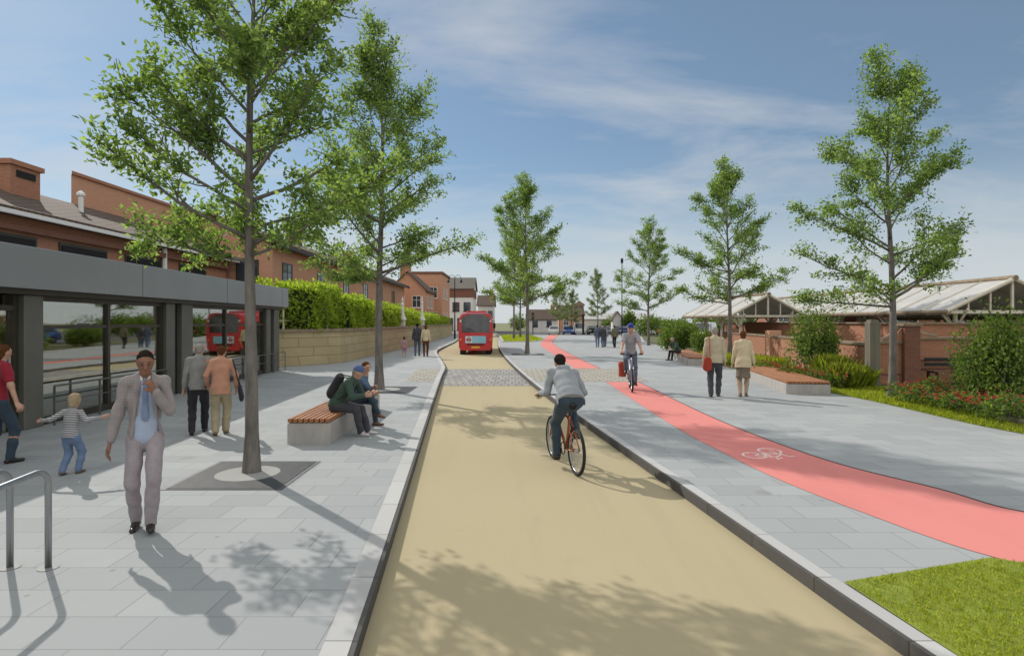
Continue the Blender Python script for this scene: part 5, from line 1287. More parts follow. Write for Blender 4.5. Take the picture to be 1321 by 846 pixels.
def person(label, loc, rot, H, pose, wear, skin='light', hair='dark', hairstyle='short', vox=.012, group=None):
    """a figure facing -y before rotation; pose values are fractions of the height H"""
    root = thing('person', label, 'person', loc, rot, group)
    g = pose.get
    fem = wear.get('fem', 0); wide = 1 - .09 * fem
    pel = np.array(g('pel', (0, 0, .525)), float); lean = R(g('lean', 2)); roll = R(g('roll', 0)); tw = R(g('twist', 0)); fat = wear.get('fat', 1.0)
    up = nrm((math.sin(roll), -math.sin(lean), math.cos(lean) * math.cos(roll)))
    lat = nrm((math.cos(tw), math.sin(tw), -math.sin(roll) * .8)); fw = nrm(np.cross(up, lat)) * 1.0
    if fw[1] > 0: fw = -fw
    hlat = np.array([math.cos(tw * -.4), math.sin(tw * -.4), 0.0]); hfw = np.array([hlat[1], -hlat[0], 0.0])
    bend = g('bend', 0.0)                                   # rounding of the back, moves the chest forward
    waist = pel + up * .085; chest = pel + up * .20 + fw * bend * .5; nb = pel + up * .315 + fw * (bend + .004)
    if g('bend'): up2 = nrm(nb - chest)
    else: up2 = up
    shl = {s: nb - up2 * .028 + lat * s * .099 * wide for s in (-1, 1)}
    hp, hy = R(g('hpitch', 5)), R(g('hyaw', 0))
    hf = nrm(np.array([math.sin(hy + tw * .5), -math.cos(hy + tw * .5), 0]) * math.cos(hp) - np.array([0, 0, math.sin(hp)]))
    hu = nrm(np.array([0, 0, 1.0]) - hf * hf[2]); hl = np.cross(hf, hu)
    neck1 = nb + nrm(up2 + np.array([0, 0, .6])) * .035 + fw * .012
    hs = g('hs', 1.0); hc = neck1 + hu * .062 * hs + hf * .012
    hips = {s: pel + hlat * s * .052 - np.array([0, 0, .015]) for s in (-1, 1)}
    ank = {-1: np.array(g('ankA', (-.055, 0, .042)), float), 1: np.array(g('ankB', (.055, 0, .042)), float)}
    kp = {-1: g('kpA', (-.12, -1, .1)), 1: g('kpB', (.12, -1, .1))}; ll = g('leg', .243)
    kn = {}
    for s in (-1, 1): kn[s], ank[s] = ik(hips[s], ank[s], ll + .004, ll, kp[s])
    wr = {-1: np.array(g('wrA', (-.15, .0, .475)), float), 1: np.array(g('wrB', (.15, .0, .475)), float)}
    ep = {-1: g('epA', (-.35, .8, -.3)), 1: g('epB', (.35, .8, -.3))}; el = {}
    for s in (-1, 1): el[s], wr[s] = ik(shl[s], wr[s], .168, .148, ep[s])
    toe = {-1: R(g('toeA', -8)), 1: R(g('toeB', 8))}; tpitch = {-1: R(g('tpA', 0)), 1: R(g('tpB', 0))}
    S_ = lambda p: np.array(p) * H
    flat = (fw, .66)
    def P(a, ra, b, rb, da=None, fl=1.0, k=None):
        r = (S_(a), ra * H, S_(b), rb * H, da, fl); return r + (k * H,) if k is not None else r
    # --- the body
    body = [P(hips[-1] * .5 + hips[1] * .5, .074 * fat, waist, .066 * fat, nrm(hfw + fw), .66), P(waist, .070 * fat, chest, .086, fw, .66), P(chest, .086, nb - up2 * .05, .08, fw, .62),
            P(shl[-1], .034, shl[1], .034, fw, .85), P(nb - up2 * .02, .036, hc - hu * .03, .031)]
    for s in (-1, 1):
        body += [P(hips[s], .050, kn[s], .032, None, 1, .008), P(kn[s], .032, kn[s] * .7 + ank[s] * .3, .0325, None, 1, .008), P(kn[s] * .7 + ank[s] * .3, .0325, ank[s], .021, None, 1, .008),
                 P(shl[s], .030, el[s], .0225), P(el[s], .0225, wr[s], .0155)]
    # head: skull, jaw, nose, ears, brow
    q = hs
    body += [P(hc + hu * .012 * q - hf * .010, .0475 * q, hc + hu * .014 * q + hf * .006, .0455 * q, hl, .90), P(hc - hu * .012 * q + hf * .010 * q, .042 * q, hc - hu * .047 * q + hf * .026 * q, .021 * q, hl, .95),
             P(hc + hu * .004 * q + hf * .050 * q, .006 * q, hc - hu * .016 * q + hf * .060 * q, .0085 * q, None, 1, .008), P(hc + hu * .012 * q + hf * .044 * q - hl * .02, .006, hc + hu * .012 * q + hf * .044 * q + hl * .02, .006, None, 1, .012)]
    for s in (-1, 1):
        body.append(P(hc + hl * s * .044 * q + hu * .008 * q - hf * .002, .009 * q, hc + hl * s * .043 * q - hu * .012 * q, .007 * q, hl, .6, .006))
    def hand(s, vx):
        d = nrm(g('hdA' if s < 0 else 'hdB') if g('hdA' if s < 0 else 'hdB') is not None else (wr[s] - el[s]))
        inw = np.array(g('hnA' if s < 0 else 'hnB') if g('hnA' if s < 0 else 'hnB') is not None else (-s * 1.0, 0, 0), float)
        nn = nrm(inw - d * (inw @ d)); sd = np.cross(d, nn)                                 # palm normal, sideways
        if sd @ np.array([0, -1.0, .2]) < 0: sd = -sd                                       # thumb side points forward
        w0 = wr[s]; pc = w0 + d * .048; curl = g('curlA' if s < 0 else 'curlB', .5)
        pr = [P(w0 - d * .012, .0165, pc - d * .008, .0235, nn, .5), P(pc - d * .008, .0235, pc + d * .006, .0235, nn, .45)]
        for i, (o, ln) in enumerate(((.0175, .040), (.006, .045), (-.0055, .042), (-.0165, .033))):
            b0 = pc + d * .012 + sd * o; c1 = curl * .9; c2 = curl * 1.9
            m = b0 + (d * math.cos(c1) + nn * math.sin(c1)) * ln * .5 + sd * o * .12; e = m + (d * math.cos(c2) + nn * math.sin(c2)) * ln * .5
            pr += [P(b0, .0056, m, .0052, None, 1, .003), P(m, .0052, e, .0042, None, 1, .003)]
        b0 = w0 + d * .018 + sd * .016; m = b0 + nrm(d * .7 + sd * .75 + nn * .25) * .026; e = m + nrm(d + sd * .1 + nn * .5) * .022
        pr += [P(b0, .0075, m, .0066, None, 1, .005), P(m, .0064, e, .005, None, 1, .004)]
        return implicit(pr, vx, .006 * H)
    vox_h = min(vox, .0062 if vox < .02 else .009) * (H / 1.7)
    parts = [implicit(body, vox, .022 * H)]
    if vox < .03: parts += [hand(-1, vox_h), hand(1, vox_h)]
    off = 0; VV = []; FF = []
    for V, Fc in parts: VV.append(V); FF.append(Fc + off); off += len(V)
    hcw = S_(hc)
    def face_paint(c):
        r = (c - hcw) / H; x = np.abs(r @ hl) / q; z = r @ hu / q; y = r @ hf / q
        m = np.zeros(len(c), int); fr = y > .024
        m[fr & (((x - .0185) / .0085) ** 2 + ((z - .003) / .0042) ** 2 < 1)] = 1
        m[fr & (np.abs(z - .0165) < .003) & (x > .009) & (x < .028)] = 1
        m[fr & ((x / .0155) ** 2 + ((z + .036) / .0045) ** 2 < 1)] = 2
        return m
    net_obj('body', (np.concatenate(VV), np.concatenate(FF)), [SK[skin], EYE, LIP], root, face_paint)
    # --- hair and hats
    ht = wear.get('hairthick', 1.0); hcap = [P(hc + hu * .016 * q - hf * .012, .0520 * q * ht, hc + hu * .018 * q + hf * .004, .0495 * q * ht, hl, .92)]
    if hairstyle == 'short': hcap.append(P(hc - hf * .024 + hu * .01, .043, hc - hf * .026 - hu * .026, .034, hl, .95))
    if hairstyle == 'short': cutf = lambda X, Y, Z: ((X - hcw[0]) * (hf[0] * .75 - hu[0] * .66) + (Y - hcw[1]) * (hf[1] * .75 - hu[1] * .66) + (Z - hcw[2]) * (hf[2] * .75 - hu[2] * .66)) - .002 * H + .10 * np.abs((X - hcw[0]) * hl[0] + (Y - hcw[1]) * hl[1])
    elif hairstyle == 'bald': cutf = lambda X, Y, Z: ((X - hcw[0]) * (hf[0] * .5 + hu[0] * .86) + (Y - hcw[1]) * (hf[1] * .5 + hu[1] * .86) + (Z - hcw[2]) * (hf[2] * .5 + hu[2] * .86)) - .026 * H
    else:
        hcap += [P(hc - hf * .022 + hu * .0, .044 * q, hc - hf * .026 - hu * (.05 if hairstyle == 'bob' else .09), .036 * q, None, 1)]
        cutf = lambda X, Y, Z: ((X - hcw[0]) * (hf[0] * .86 - hu[0] * .5) + (Y - hcw[1]) * (hf[1] * .86 - hu[1] * .5) + (Z - hcw[2]) * (hf[2] * .86 - hu[2] * .5)) - .007 * H
    if hairstyle != 'none': net_obj('hair', implicit(hcap, min(vox, .012), .01 * H, [cutf], .0022 * H, 60), HAIR[hair], root)
    hat = wear.get('hat')
    if hat:
        hr = [P(hc + hu * .024 * q - hf * .008, .0555 * q, hc + hu * .028 * q + hf * .004, .0535 * q, hl, .93)]
        lowcut = .018 if hat[1] != 'beanie' else .014
        if hat[1] == 'helmet': hr = [P(hc + hu * .030 * q - hf * .026, .056 * q, hc + hu * .034 * q + hf * .018, .053 * q, hl, .95)]
        cutl = lambda X, Y, Z: -(((X - hcw[0]) * hu[0] + (Y - hcw[1]) * hu[1] + (Z - hcw[2]) * hu[2]) - lowcut * H)
        if hat[1] == 'cap': hr.append(P(hc + hu * .026 * q + hf * .05, .03, hc + hu * .022 * q + hf * .085, .026, hu, .18, .004))
        net_obj('helmet' if hat[1] == 'helmet' else 'cap', implicit(hr, min(vox, .011), .008 * H, [cutl]), hat[0], root)
    # --- lower clothing
    o = .010; ft = fat
    bt = wear['bottom']
    leg_cut = []
    if bt[0] == 'trousers':
        tr = [P(hips[-1] * .5 + hips[1] * .5 - np.array([0, 0, .005]), .081 * ft, waist, .073 * ft, nrm(hfw + fw), .68)]
        lw = bt[2] if len(bt) > 2 else 1.0
        for s in (-1, 1):
            foot = ank[s] + nrm(kn[s] - ank[s]) * .004
            tr += [P(hips[s], .0585 * ft, kn[s], .0385 * lw, None, 1), P(kn[s], .0385 * lw, kn[s] * .55 + foot * .45, .0365 * lw), P(kn[s] * .55 + foot * .45, .0365 * lw, foot, .0310 * lw)]
        net_obj('trousers', implicit(tr, vox, .013 * H, [], .0030 * H * (1 if vox < .016 else .5), 17 / H * 1.7), bt[1], root)
    elif bt[0] == 'skirt':
        hem = pel - np.array([0, 0, bt[2]]) + hfw * .0
        net_obj('skirt', implicit([P(waist, .070, pel - np.array([0, 0, .03]), .086, nrm(hfw + fw), .70), P(pel - np.array([0, 0, .05]), .088, hem, .108, hfw, .82)], vox, .02 * H,
                [lambda X, Y, Z: (hem[2] * H - Z)], .0045 * H, 26), bt[1], root)
        if len(bt) > 3:
            st = []
            for s in (-1, 1): st += [P(kn[s] * .6 + hips[s] * .4, .043, kn[s], .039), P(kn[s], .039, kn[s] * .65 + ank[s] * .35, .0395), P(kn[s] * .65 + ank[s] * .35, .0395, ank[s], .024)]
            net_obj('stockings', implicit(st, vox, .012 * H), bt[3], root)
    elif bt[0] == 'shorts':
        tr = [P(hips[-1] * .5 + hips[1] * .5, .084, waist + up * .01, .077, hfw, .70)]
        for s in (-1, 1): tr.append(P(hips[s], .066, hips[s] * .2 + kn[s] * .8, .054))
        net_obj('shorts', implicit(tr, vox, .016 * H), bt[1], root)
    # --- shoes
    for s in (-1, 1):
        td = np.array([math.sin(toe[s]) * math.cos(tpitch[s]), -math.cos(toe[s]) * math.cos(tpitch[s]), -math.sin(tpitch[s])]); upv = nrm(np.array([0, 0, 1.0]) - td * td[2])
        b0 = ank[s] - upv * .026 - td * .022; b1 = ank[s] - upv * .028 + td * .088
        sh = [P(b0, .0215, b0 * .5 + b1 * .5, .0225, upv, .85), P(b0 * .5 + b1 * .5, .0225, b1, .0195, upv, .72), P(ank[s] - upv * .002, .026, ank[s] - upv * .02 + td * .03, .021)]
        net_obj('shoe', implicit(sh, min(vox, .012), .010 * H), wear['shoes'], root)
    # --- upper clothing
    tp = wear['top']; kind = tp[0]; loose = {'tshirt': .0, 'shirt': .002, 'jacket': .008, 'hoodie': .008}[kind]; hemd = tp[2]
    hemp = pel - up * hemd if hemd < .1 else pel - np.array([0, 0, hemd])
    a0 = .008 + loose
    tops = [P(hemp, (.092 + a0) * ft, pel + up * .01, (.088 + a0) * ft, fw, .80), P(pel + up * .01, (.088 + a0) * ft, waist, (.072 + a0) * ft, fw, .74), P(waist, (.072 + a0) * ft, chest, .085 + a0, fw, .70), P(chest, .085 + a0, nb - up2 * .05, .076 + a0 * .8, fw, .66),
            P(shl[-1] + up2 * .002, .031 + a0 * .7, shl[1] + up2 * .002, .031 + a0 * .7, fw, .9), P(nb - up2 * .02, .040 + a0 * .5, nb + up2 * (.006 if kind == 'tshirt' else .014), .035 + a0 * .5)]
    for s in (-1, 1):
        if kind in ('tshirt',) or tp[3:] == ('short',): tops += [P(shl[s], .037 + a0 * .6, shl[s] * .35 + el[s] * .65, .034 + a0 * .6)]
        else:
            e2 = wr[s] - nrm(wr[s] - el[s]) * .010
            tops += [P(shl[s], .031 + a0 * .5, el[s], .0235 + a0 * .5, None, 1, .008), P(el[s], .0235 + a0 * .5, e2, .0195 + a0 * .4, None, 1, .008)]
    if kind == 'hoodie': tops += [P(nb - fw * .045 + lat * -.035, .026, nb - fw * .045 + lat * .035, .026), P(nb - fw * .06 - up2 * .02, .03, nb - fw * .055 - up2 * .05, .02, fw, .6)]
    cuts = []
    hz_ = S_(hemp); un = up if hemd < .1 else np.array([0, 0, 1.0])
    # the hem is cut flat, only around the trunk (arms may hang below it)
    nbw = S_(nb); latw = lat; wide_open = wear.get('open')
    def hem_cut(X, Y, Z):
        h = ((X - hz_[0]) * un[0] + (Y - hz_[1]) * un[1] + (Z - hz_[2]) * un[2]); side = np.abs((X - hz_[0]) * latw[0] + (Y - hz_[1]) * latw[1]) - .10 * H * ft
        dep = (X - hz_[0]) * fw[0] + (Y - hz_[1]) * fw[1]
        return np.minimum(-h, -side)
    if g('hemcut', True): cuts.append(hem_cut)
    if wide_open:
        w_top, w_mid, w_bot, ztop, zmid, zbot = wide_open
        def opening(X, Y, Z):
            zr = Z / H; wv = np.interp(zr.ravel(), [zbot, zmid, ztop], [w_bot, w_mid, w_top]).reshape(zr.shape) * H
            xl = np.abs((X - nbw[0]) * lat[0] + (Y - nbw[1]) * lat[1] - wear.get('open_shift', 0) * H); fr = (X - nbw[0]) * fw[0] + (Y - nbw[1]) * fw[1]
            return np.minimum(wv - xl, fr - .012 * H)
        cuts.append(opening)
    net_obj({'tshirt': 'shirt', 'shirt': 'shirt', 'jacket': 'jacket', 'hoodie': 'hoodie'}[kind], implicit(tops, vox, .015 * H, cuts, wear.get('fold', .0030) * H * (1 if vox < .016 else .4), 16 / H * 1.7), tp[1], root)
    if wear.get('under'):
        u = [P(pel + up * .01, .084, waist, .076, fw, .72), P(waist, .076, chest, .089, fw, .68), P(chest, .089, nb - up2 * .05, .080, fw, .65), P(nb - up2 * .03, .046, nb + up2 * .022, .038)]
        net_obj('shirt', implicit(u, vox, .02 * H, [], .0015 * H), wear['under'], root)
    if wear.get('belt'):
        bz_ = S_(waist - up * .012)
        net_obj('belt', implicit([P(pel, .086 * ft, waist + up * .03, .0785 * ft, nrm(hfw + fw), .70)], min(vox, .008), .006 * H, [lambda X, Y, Z: np.abs((X - bz_[0]) * up[0] + (Y - bz_[1]) * up[1] + (Z - bz_[2]) * up[2]) - .0095 * H]), wear['belt'], root)
    if wear.get('lapel'):
        for s in (-1, 1):
            q0 = nb + fw * .030 + lat * s * .036 + up2 * .012; q1 = nb + fw * .060 + lat * s * .046 - up2 * .055; q2 = waist + fw * .066 + lat * s * .060 + up * .02
            net_obj('lapel', implicit([P(q0, .011, q1, .020, fw, .42), P(q1, .020, q2, .006, fw, .42)], min(vox, .008), .006 * H), wear['lapel'], root)
            q0 = nb + fw * .028 + lat * s * .022 + up2 * .024; q1 = nb + fw * .052 + lat * s * .018 - up2 * .004
            net_obj('collar', implicit([P(q0, .010, q1, .008, fw, .6)], min(vox, .008), .006 * H), C['white'], root)
    if wear.get('tie'):
        tpts = [nb + fw * .046 - up2 * .002, nb + fw * .053 - up2 * .03, chest + fw * .063 + up2 * .02, waist + fw * .062 + up * .02]
        net_obj('tie', implicit([P(tpts[0], .012, tpts[1], .010, fw, .5), P(tpts[1], .010, tpts[2], .017, fw, .35), P(tpts[2], .017, tpts[3], .021, fw, .3)], min(vox, .008), .006 * H), wear['tie'], root)
    def W_(p):
        p = S_(p); c, s_ = math.cos(rot), math.sin(rot); return Vector((loc[0] + p[0] * c - p[1] * s_, loc[1] + p[0] * s_ + p[1] * c, loc[2] + p[2]))
    return dict(root=root, H=H, pel=pel, up=up, fw=fw, lat=lat, nb=nb, chest=chest, waist=waist, shl=shl, el=el, wr=wr, hc=hc, rot=rot, loc=loc, W=W_)

def bag(name, label, cat, P_, pr, mat, straps=(), k=.02, vox=.012, smat=None, group=None):
    """a soft bag carried by a figure: own top-level thing placed in the figure's frame"""
    t = thing(name, label, cat, P_['loc'], P_['rot'], group); H = P_['H']
    net_obj('bag', implicit([(np.array(a) * H, ra * H, np.array(b_) * H, rb * H, da, fl) for a, ra, b_, rb, da, fl in pr], vox, k, [], .002), mat, t)
    for st in straps:
        b = MB(); b.tube([tuple(np.array(p) * H) for p in st], .012, 6); b.build('strap', smat or mat, t, True)
    return t

C = {k: cloth(k, *v) for k, v in dict(
    suit=((.33, .295, .285), (.25, .222, .22)), suittr=((.36, .315, .33), (.275, .24, .258)), shirtblue=((.40, .47, .60), (.34, .40, .52)), tie=((.22, .28, .42), (.16, .21, .33)), greyshirt=((.27, .27, .255), (.21, .21, .20)), black=((.035, .035, .04), (.025, .025, .03)),
    peach=((.52, .27, .18), (.45, .23, .15)), khaki=((.40, .34, .22), (.33, .28, .18)), green=((.055, .095, .072), (.04, .07, .055)), denim=((.10, .15, .24), (.075, .115, .19)), jeans=((.16, .23, .36), (.12, .18, .29)), darkjeans=((.05, .075, .10), (.035, .055, .08)),
    grey=((.30, .32, .34), (.24, .26, .28)), lightgrey=((.34, .34, .36), (.28, .28, .30)), beige=((.48, .42, .29), (.40, .35, .24)), cream=((.58, .49, .32), (.50, .42, .28)), skirt=((.22, .17, .13), (.15, .12, .09)), stocking=((.45, .33, .24), (.40, .29, .21)), red=((.30, .02, .04), (.24, .02, .03)),
    pink=((.42, .24, .28), (.35, .2, .24)), charcoal=((.07, .07, .08), (.05, .05, .06)), brown=((.12, .05, .025), (.09, .04, .02)), blueh=((.03, .06, .30), (.02, .05, .24)), slate=((.12, .14, .19), (.09, .11, .15)), white=((.65, .65, .63), (.55, .55, .53)), olive=((.17, .16, .09), (.13, .12, .07)), bluecap=((.10, .15, .30), (.08, .12, .25)), bagred=((.36, .05, .03), (.28, .04, .025))).items()}
for k_, a_ in (('suit', .07), ('suittr', .03)):
    _n = C[k_].node_tree; _b = _n.nodes['Principled BSDF']; _l = _b.inputs['Base Color'].links[0].from_socket; _tc = N(_n, 'ShaderNodeTexCoord')
    for d_ in ('X', 'Z'):
        _w = N(_n, 'ShaderNodeTexWave', Scale=11.0, Distortion=.4); _w.bands_direction = d_; _n.links.new(_tc.outputs['Object'], _w.inputs['Vector'])
        _r = N(_n, 'ShaderNodeMapRange'); _r.inputs['From Min'].default_value = .75; _r.inputs['To Max'].default_value = a_ * 1.6; _n.links.new(_w.outputs['Fac'], _r.inputs['Value'])
        _x = N(_n, 'ShaderNodeMixRGB'); _n.links.new(_r.outputs[0], _x.inputs['Fac']); _n.links.new(_l, _x.inputs['Color1']); _x.inputs['Color2'].default_value = (.11, .095, .10, 1); _l = _x.outputs['Color']
    _n.links.new(_l, _b.inputs['Base Color'])
C['stripe'] = stripemat('cloth_stripe', (.08, .085, .10), (.46, .46, .46), 14, 'Z')
LEATHER = pmat('shoe_leather', (.03, .022, .018), (.02, .015, .012), rough=.35); TRAINER = pmat('trainer', (.50, .48, .47), (.36, .34, .34), rough=.7); TAN = pmat('shoe_tan', (.16, .09, .05), (.12, .07, .04), rough=.5)

# 1 the man in the suit, mid-stride towards us, one hand raised to his collar
suit_man = person('man in a pale suit and blue tie walking towards us, hand at his collar', (-3.56, 5.72, 0), R(27), 1.75,
       dict(pel=(0, 0, .515), lean=1, twist=5, hpitch=16, hyaw=4, ankA=(-.05, .03, .046), ankB=(.035, -.09, .048), tpB=-8, tpA=6, toeA=-8, toeB=6,
            wrA=(-.178, -.03, .495), epA=(-.25, .9, -.2), wrB=(.062, -.135, .765), epB=(.45, .1, -.9), hdB=(-.45, -.25, .85), hnB=(-.75, .6, .2), curlB=1.0, curlA=.45),
       dict(top=('jacket', C['suit'], .085), open=(.026, .055, .085, .80, .60, .44), open_shift=.006, under=C['shirtblue'], tie=C['tie'], bottom=('trousers', C['suittr'], 1.06), shoes=LEATHER, fat=.90, hairthick=.96, lapel=C['suit'], belt=LEATHER, fold=.0042), 'brown', 'dark', 'short', .0088)
suit_man['root'].scale = (.89, .94, 1.0)                 # a slim build
# 2 mother at the frame edge and child holding her hand
mo = person('woman in a red top and dark jeans leading the child by the hand', (-7.22, 8.25, 0), R(160), 1.68,
       dict(lean=3, ankA=(-.05, -.07, .045), ankB=(.05, .08, .05), tpB=18, wrA=(-.27, -.02, .43), epA=(-.5, .8, 0), wrB=(.16, .03, .47), hdA=(-.7, 0, -.7), curlA=.9),
       dict(top=('tshirt', C['red'], .01), bottom=('trousers', C['darkjeans']), shoes=LEATHER, fem=1), 'light', 'brown', 'long', .014)
person('small fair child in a striped top and blue jeans, arms held out', (-5.78, 7.72, 0), R(178), 1.06,
       dict(hs=1.35, leg=.225, pel=(0, 0, .48), lean=4, ankA=(-.045, -.06, .045), ankB=(.075, .05, .05), tpB=14, wrA=(-.34, -.05, .70), epA=(-.2, .7, -.6), wrB=(.36, .02, .665), epB=(.2, .7, -.5), curlA=.3, curlB=.6, hpitch=8),
       dict(top=('shirt', C['stripe'], .02), bottom=('trousers', C['jeans'], 1.15), shoes=TAN), 'light', 'fair', 'bob', .010)
# 3 the pair at the café window
person('elderly man in a grey shirt and black trousers walking away beside the woman in peach', (-5.62, 10.55, 0), R(202), 1.62,
       dict(lean=9, bend=.03, hpitch=20, ankA=(-.05, -.12, .045), ankB=(.05, .11, .055), tpB=24, wrA=(-.14, -.06, .50), wrB=(.145, -.02, .49)),
       dict(top=('shirt', C['greyshirt'], .045), bottom=('trousers', C['black'], 1.1), shoes=LEATHER, hat=None), 'light', 'grey', 'short', .013)
pw = person('woman in a peach blouse and khaki trousers walking away with a black bag', (-5.17, 10.45, 0), R(200), 1.58,
       dict(lean=7, bend=.02, hpitch=14, ankA=(-.045, -.06, .045), ankB=(.045, .06, .05), tpB=14, wrA=(-.155, -.07, .52), wrB=(.14, -.08, .55), epA=(-.6, .8, 0)),
       dict(top=('shirt', C['peach'], .075), bottom=('trousers', C['khaki'], 1.18), shoes=TAN, fem=1, fat=1.05), 'light', 'brown', 'short', .013)
bag('handbag', 'black handbag hanging at the hip of the woman in peach', 'handbag', pw, [((-.20, .01, .50), .055, (-.215, .0, .42), .062, np.array([1, 0, 0]), .45)], C['black'],
    [[(-.20, .05, .53), (-.165, .03, .68), (-.125, .0, .835), (-.165, -.03, .68), (-.20, -.03, .53)]])
# 4 the two seated on the left bench, looking across the road
sa = person('person in a blue cap, green jacket and rucksack seated on the left bench', (-3.05, 10.45, 0), R(84), 1.68,
       dict(pel=(0, .04, .315), lean=26, bend=.045, hpitch=18, ankA=(-.055, -.245, .042), ankB=(.05, -.285, .042), wrA=(-.045, -.275, .425), wrB=(.05, -.27, .42), epA=(-.8, .2, -.5), epB=(.8, .2, -.5), hdA=(.3, -1, 0), hdB=(-.3, -1, .1), curlA=.8, curlB=.8, hemcut=True),
       dict(top=('jacket', C['green'], .03), bottom=('trousers', C['charcoal'], 1.05), shoes=TRAINER, hat=(C['bluecap'], 'beanie')), 'light', 'grey', 'short', .0115)
u_, f_ = sa['up'], sa['fw']; c0 = sa['chest'] - f_ * .115
bag('rucksack', 'black rucksack on the back of the person in the blue cap', 'rucksack', sa, [(c0 + u_ * .055, .07, c0 - u_ * .085, .09, f_, .68)], C['black'],
    [[c0 + u_ * .1 + sa['lat'] * s * .05, sa['shl'][s] * .75 + sa['nb'] * .25 + u_ * .04, sa['chest'] + f_ * .075 + sa['lat'] * s * .07, sa['waist'] + f_ * .02 + sa['lat'] * s * .085, c0 - u_ * .06 + sa['lat'] * s * .06] for s in (-1, 1)])
person('brown haired person in a denim jacket sitting cross legged beside the blue cap', (-3.02, 11.35, 0), R(80), 1.60,
       dict(pel=(0, .03, .325), lean=16, bend=.04, hpitch=12, hyaw=-25, ankA=(-.02, -.30, .16), ankB=(.05, -.235, .044), kpA=(0, -1, .8), tpA=10, wrA=(-.03, -.13, .585), wrB=(.02, -.22, .46), epA=(-.7, -.2, -.6), hdA=(.2, -.1, .9), curlA=1.0),
       dict(top=('jacket', C['denim'], .03), open=(.02, .03, .04, .70, .58, .42), under=C['white'], bottom=('trousers', C['darkjeans']), shoes=TAN, fem=1), 'light', 'brown', 'bob', .013)
# 5 cyclists
s1 = B1
person('cyclist in a grey hooded top and jeans riding away on the orange bicycle', B1[0], B1[1], 1.80,
       dict(pel=(0, .285 / 1.8, 1.02 / 1.8), lean=42, bend=.055, hpitch=22, roll=-3, ankA=(-.125 / 1.8, .17 / 1.8, .535 / 1.8), ankB=(.125 / 1.8, .045 / 1.8, .215 / 1.8), tpA=12, tpB=6, toeA=-2, toeB=2,
            wrA=(-.275 / 1.8, -.29 / 1.8, 1.04 / 1.8), wrB=(.275 / 1.8, -.29 / 1.8, 1.04 / 1.8), epA=(-.35, .3, -.9), epB=(.35, .3, -.9), hdA=(.1, -1, -.25), hdB=(-.1, -1, -.25), hnA=(0, 0, -1), hnB=(0, 0, -1), curlA=1.1, curlB=1.1),
       dict(top=('hoodie', C['grey'], .02), bottom=('trousers', C['darkjeans'], 1.08), shoes=LEATHER, fat=1.06), 'light', 'dark', 'short', .011)
person('cyclist in a blue helmet and grey top riding towards us on the red path', B2[0], B2[1], 1.84,
       dict(pel=(0, .30 / 1.84, 1.09 / 1.84), lean=17, bend=.02, hpitch=6, ankA=(-.13 / 1.84, .18 / 1.84, .57 / 1.84), ankB=(.13 / 1.84, .05 / 1.84, .225 / 1.84), tpA=8, tpB=4,
            wrA=(-.29 / 1.84, -.30 / 1.84, 1.11 / 1.84), wrB=(.29 / 1.84, -.30 / 1.84, 1.11 / 1.84), epA=(-.5, .5, -.7), epB=(.5, .5, -.7), hdA=(.1, -1, -.2), hdB=(-.1, -1, -.2), hnA=(0, 0, -1), hnB=(0, 0, -1), curlA=1.1, curlB=1.1),
       dict(top=('tshirt', C['lightgrey'], .02), bottom=('trousers', C['slate']), shoes=LEATHER, hat=(C['blueh'], 'helmet')), 'light', 'dark', 'short', .0125)
# 6 the strolling couple
cm_ = person('man in a beige jacket with a red bag strolling beside the woman in cream', (5.42, 15.75, 0), R(161), 1.86,
       dict(lean=3, hpitch=6, ankA=(-.045, -.05, .045), ankB=(.05, .05, .048), tpB=8, wrA=(-.14, -.03, .49), wrB=(.15, -.02, .485)),
       dict(top=('jacket', C['beige'], .04), bottom=('trousers', C['charcoal'], 1.1), shoes=LEATHER, fat=1.05), 'light', 'grey', 'short', .014)
bag('shoulder_bag', 'red shoulder bag hanging behind the man in the beige jacket', 'bag', cm_, [((.095, .085, .52), .055, (.10, .08, .43), .066, np.array([0, 1, 0]), .5)], C['bagred'],
    [[(.06, .105, .57), (.07, .098, .70), (.075, .07, .835), (.08, .0, .86), (.10, -.07, .80)]], vox=.014)
person('woman in a cream coat and brown skirt strolling beside the man with the red bag', (6.18, 15.75, 0), R(160), 1.76,
       dict(lean=5, hpitch=10, ankA=(-.04, -.04, .045), ankB=(.04, .05, .048), tpB=8, wrA=(-.155, -.04, .50), wrB=(.15, -.03, .50), epA=(-.6, .8, 0)),
       dict(top=('jacket', C['cream'], .085), bottom=('skirt', C['skirt'], .24, C['stocking']), shoes=TAN, fem=1, fat=1.12), 'light', 'brown', 'bob', .014)
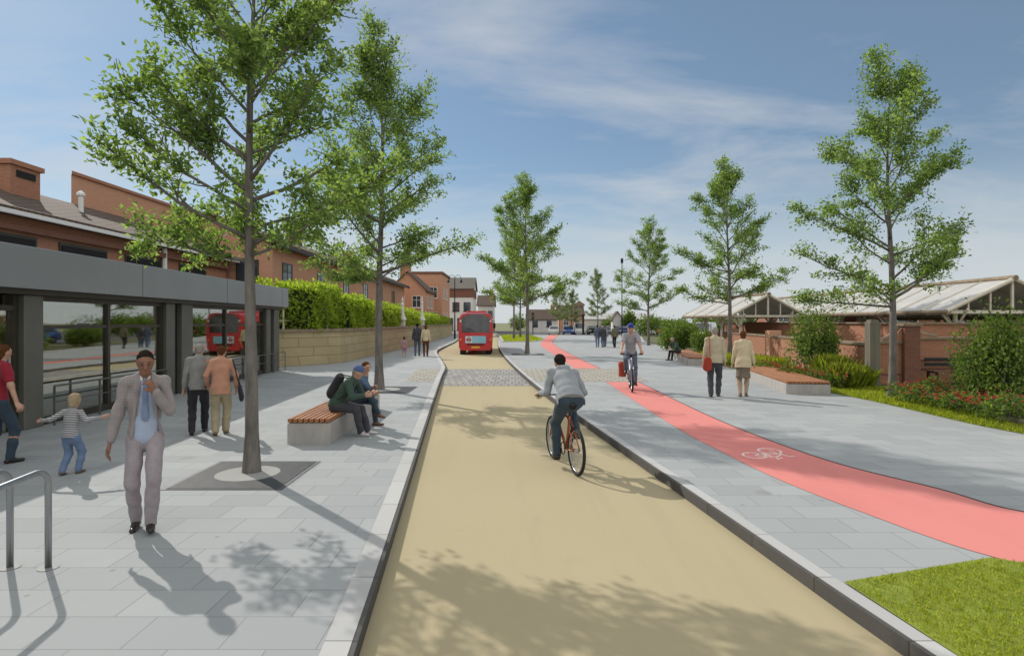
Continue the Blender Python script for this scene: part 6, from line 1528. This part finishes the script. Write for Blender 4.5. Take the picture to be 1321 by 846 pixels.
# 7 far figures
person('person in a green jacket sitting hunched on the far bench', (8.55, 30.6, 0), R(-72), 1.68,
       dict(pel=(0, .06, .29), lean=24, bend=.04, hpitch=12, ankA=(-.06, -.25, .042), ankB=(.06, -.21, .042), wrA=(-.06, -.24, .40), wrB=(.06, -.24, .40), epA=(-.8, .2, -.5), epB=(.8, .2, -.5)),
       dict(top=('jacket', C['green'], .03), bottom=('trousers', C['black']), shoes=LEATHER), 'light', 'grey', 'short', .02)
FW = 'distant walkers on the plaza'
for lab, x, y, rt, H_, top, bot, hr in (('walker in a slate blue top at the grass island end of the walkers', 6.75, 46.5, 178, 1.74, 'slate', 'jeans', 'dark'), ('walker in a charcoal coat in the middle of the plaza walkers', 7.15, 46.2, 182, 1.70, 'charcoal', 'slate', 'grey'),
        ('walker in a white top, nearly hidden between the plaza walkers', 7.45, 47.2, 184, 1.68, 'lightgrey', 'denim', 'brown'), ('walker in an olive jacket and black trousers just left of the helmeted cyclist', 7.95, 45.6, 190, 1.72, 'olive', 'black', 'brown')):
    person(lab, (x, y, 0), R(rt), H_, dict(ankA=(-.05, -.08, .045), ankB=(.05, .08, .05), tpB=15), dict(top=('jacket', C[top], .04), bottom=('trousers', C[bot]), shoes=LEATHER), 'light', hr, 'short', .022, FW)
LW = 'family walking along the stone wall'
person('child in a pink top and shorts walking along the stone wall', (-6.15, 33.6, 0), R(182), 1.16, dict(hs=1.25, leg=.23, pel=(0, 0, .49), ankA=(-.05, -.07, .045), ankB=(.05, .07, .05), tpB=14), dict(top=('tshirt', C['pink'], .03), bottom=('shorts', C['pink']), shoes=TRAINER), 'light', 'brown', 'bob', .02, LW)
person('tall adult in dark grey walking beside the child in pink', (-5.55, 34.5, 0), R(185), 1.90, dict(ankA=(-.05, -.09, .045), ankB=(.05, .08, .05), tpB=15), dict(top=('jacket', C['charcoal'], .04), bottom=('trousers', C['slate']), shoes=LEATHER), 'light', 'dark', 'short', .022, LW)
person('slim person in a pale top and brown trousers near the stone wall', (-4.98, 34.0, 0), R(185), 1.80, dict(ankA=(-.045, -.07, .045), ankB=(.045, .07, .05), tpB=15), dict(top=('shirt', C['cream'], .03), bottom=('trousers', C['brown']), shoes=LEATHER, fem=1), 'light', 'brown', 'long', .022, LW)
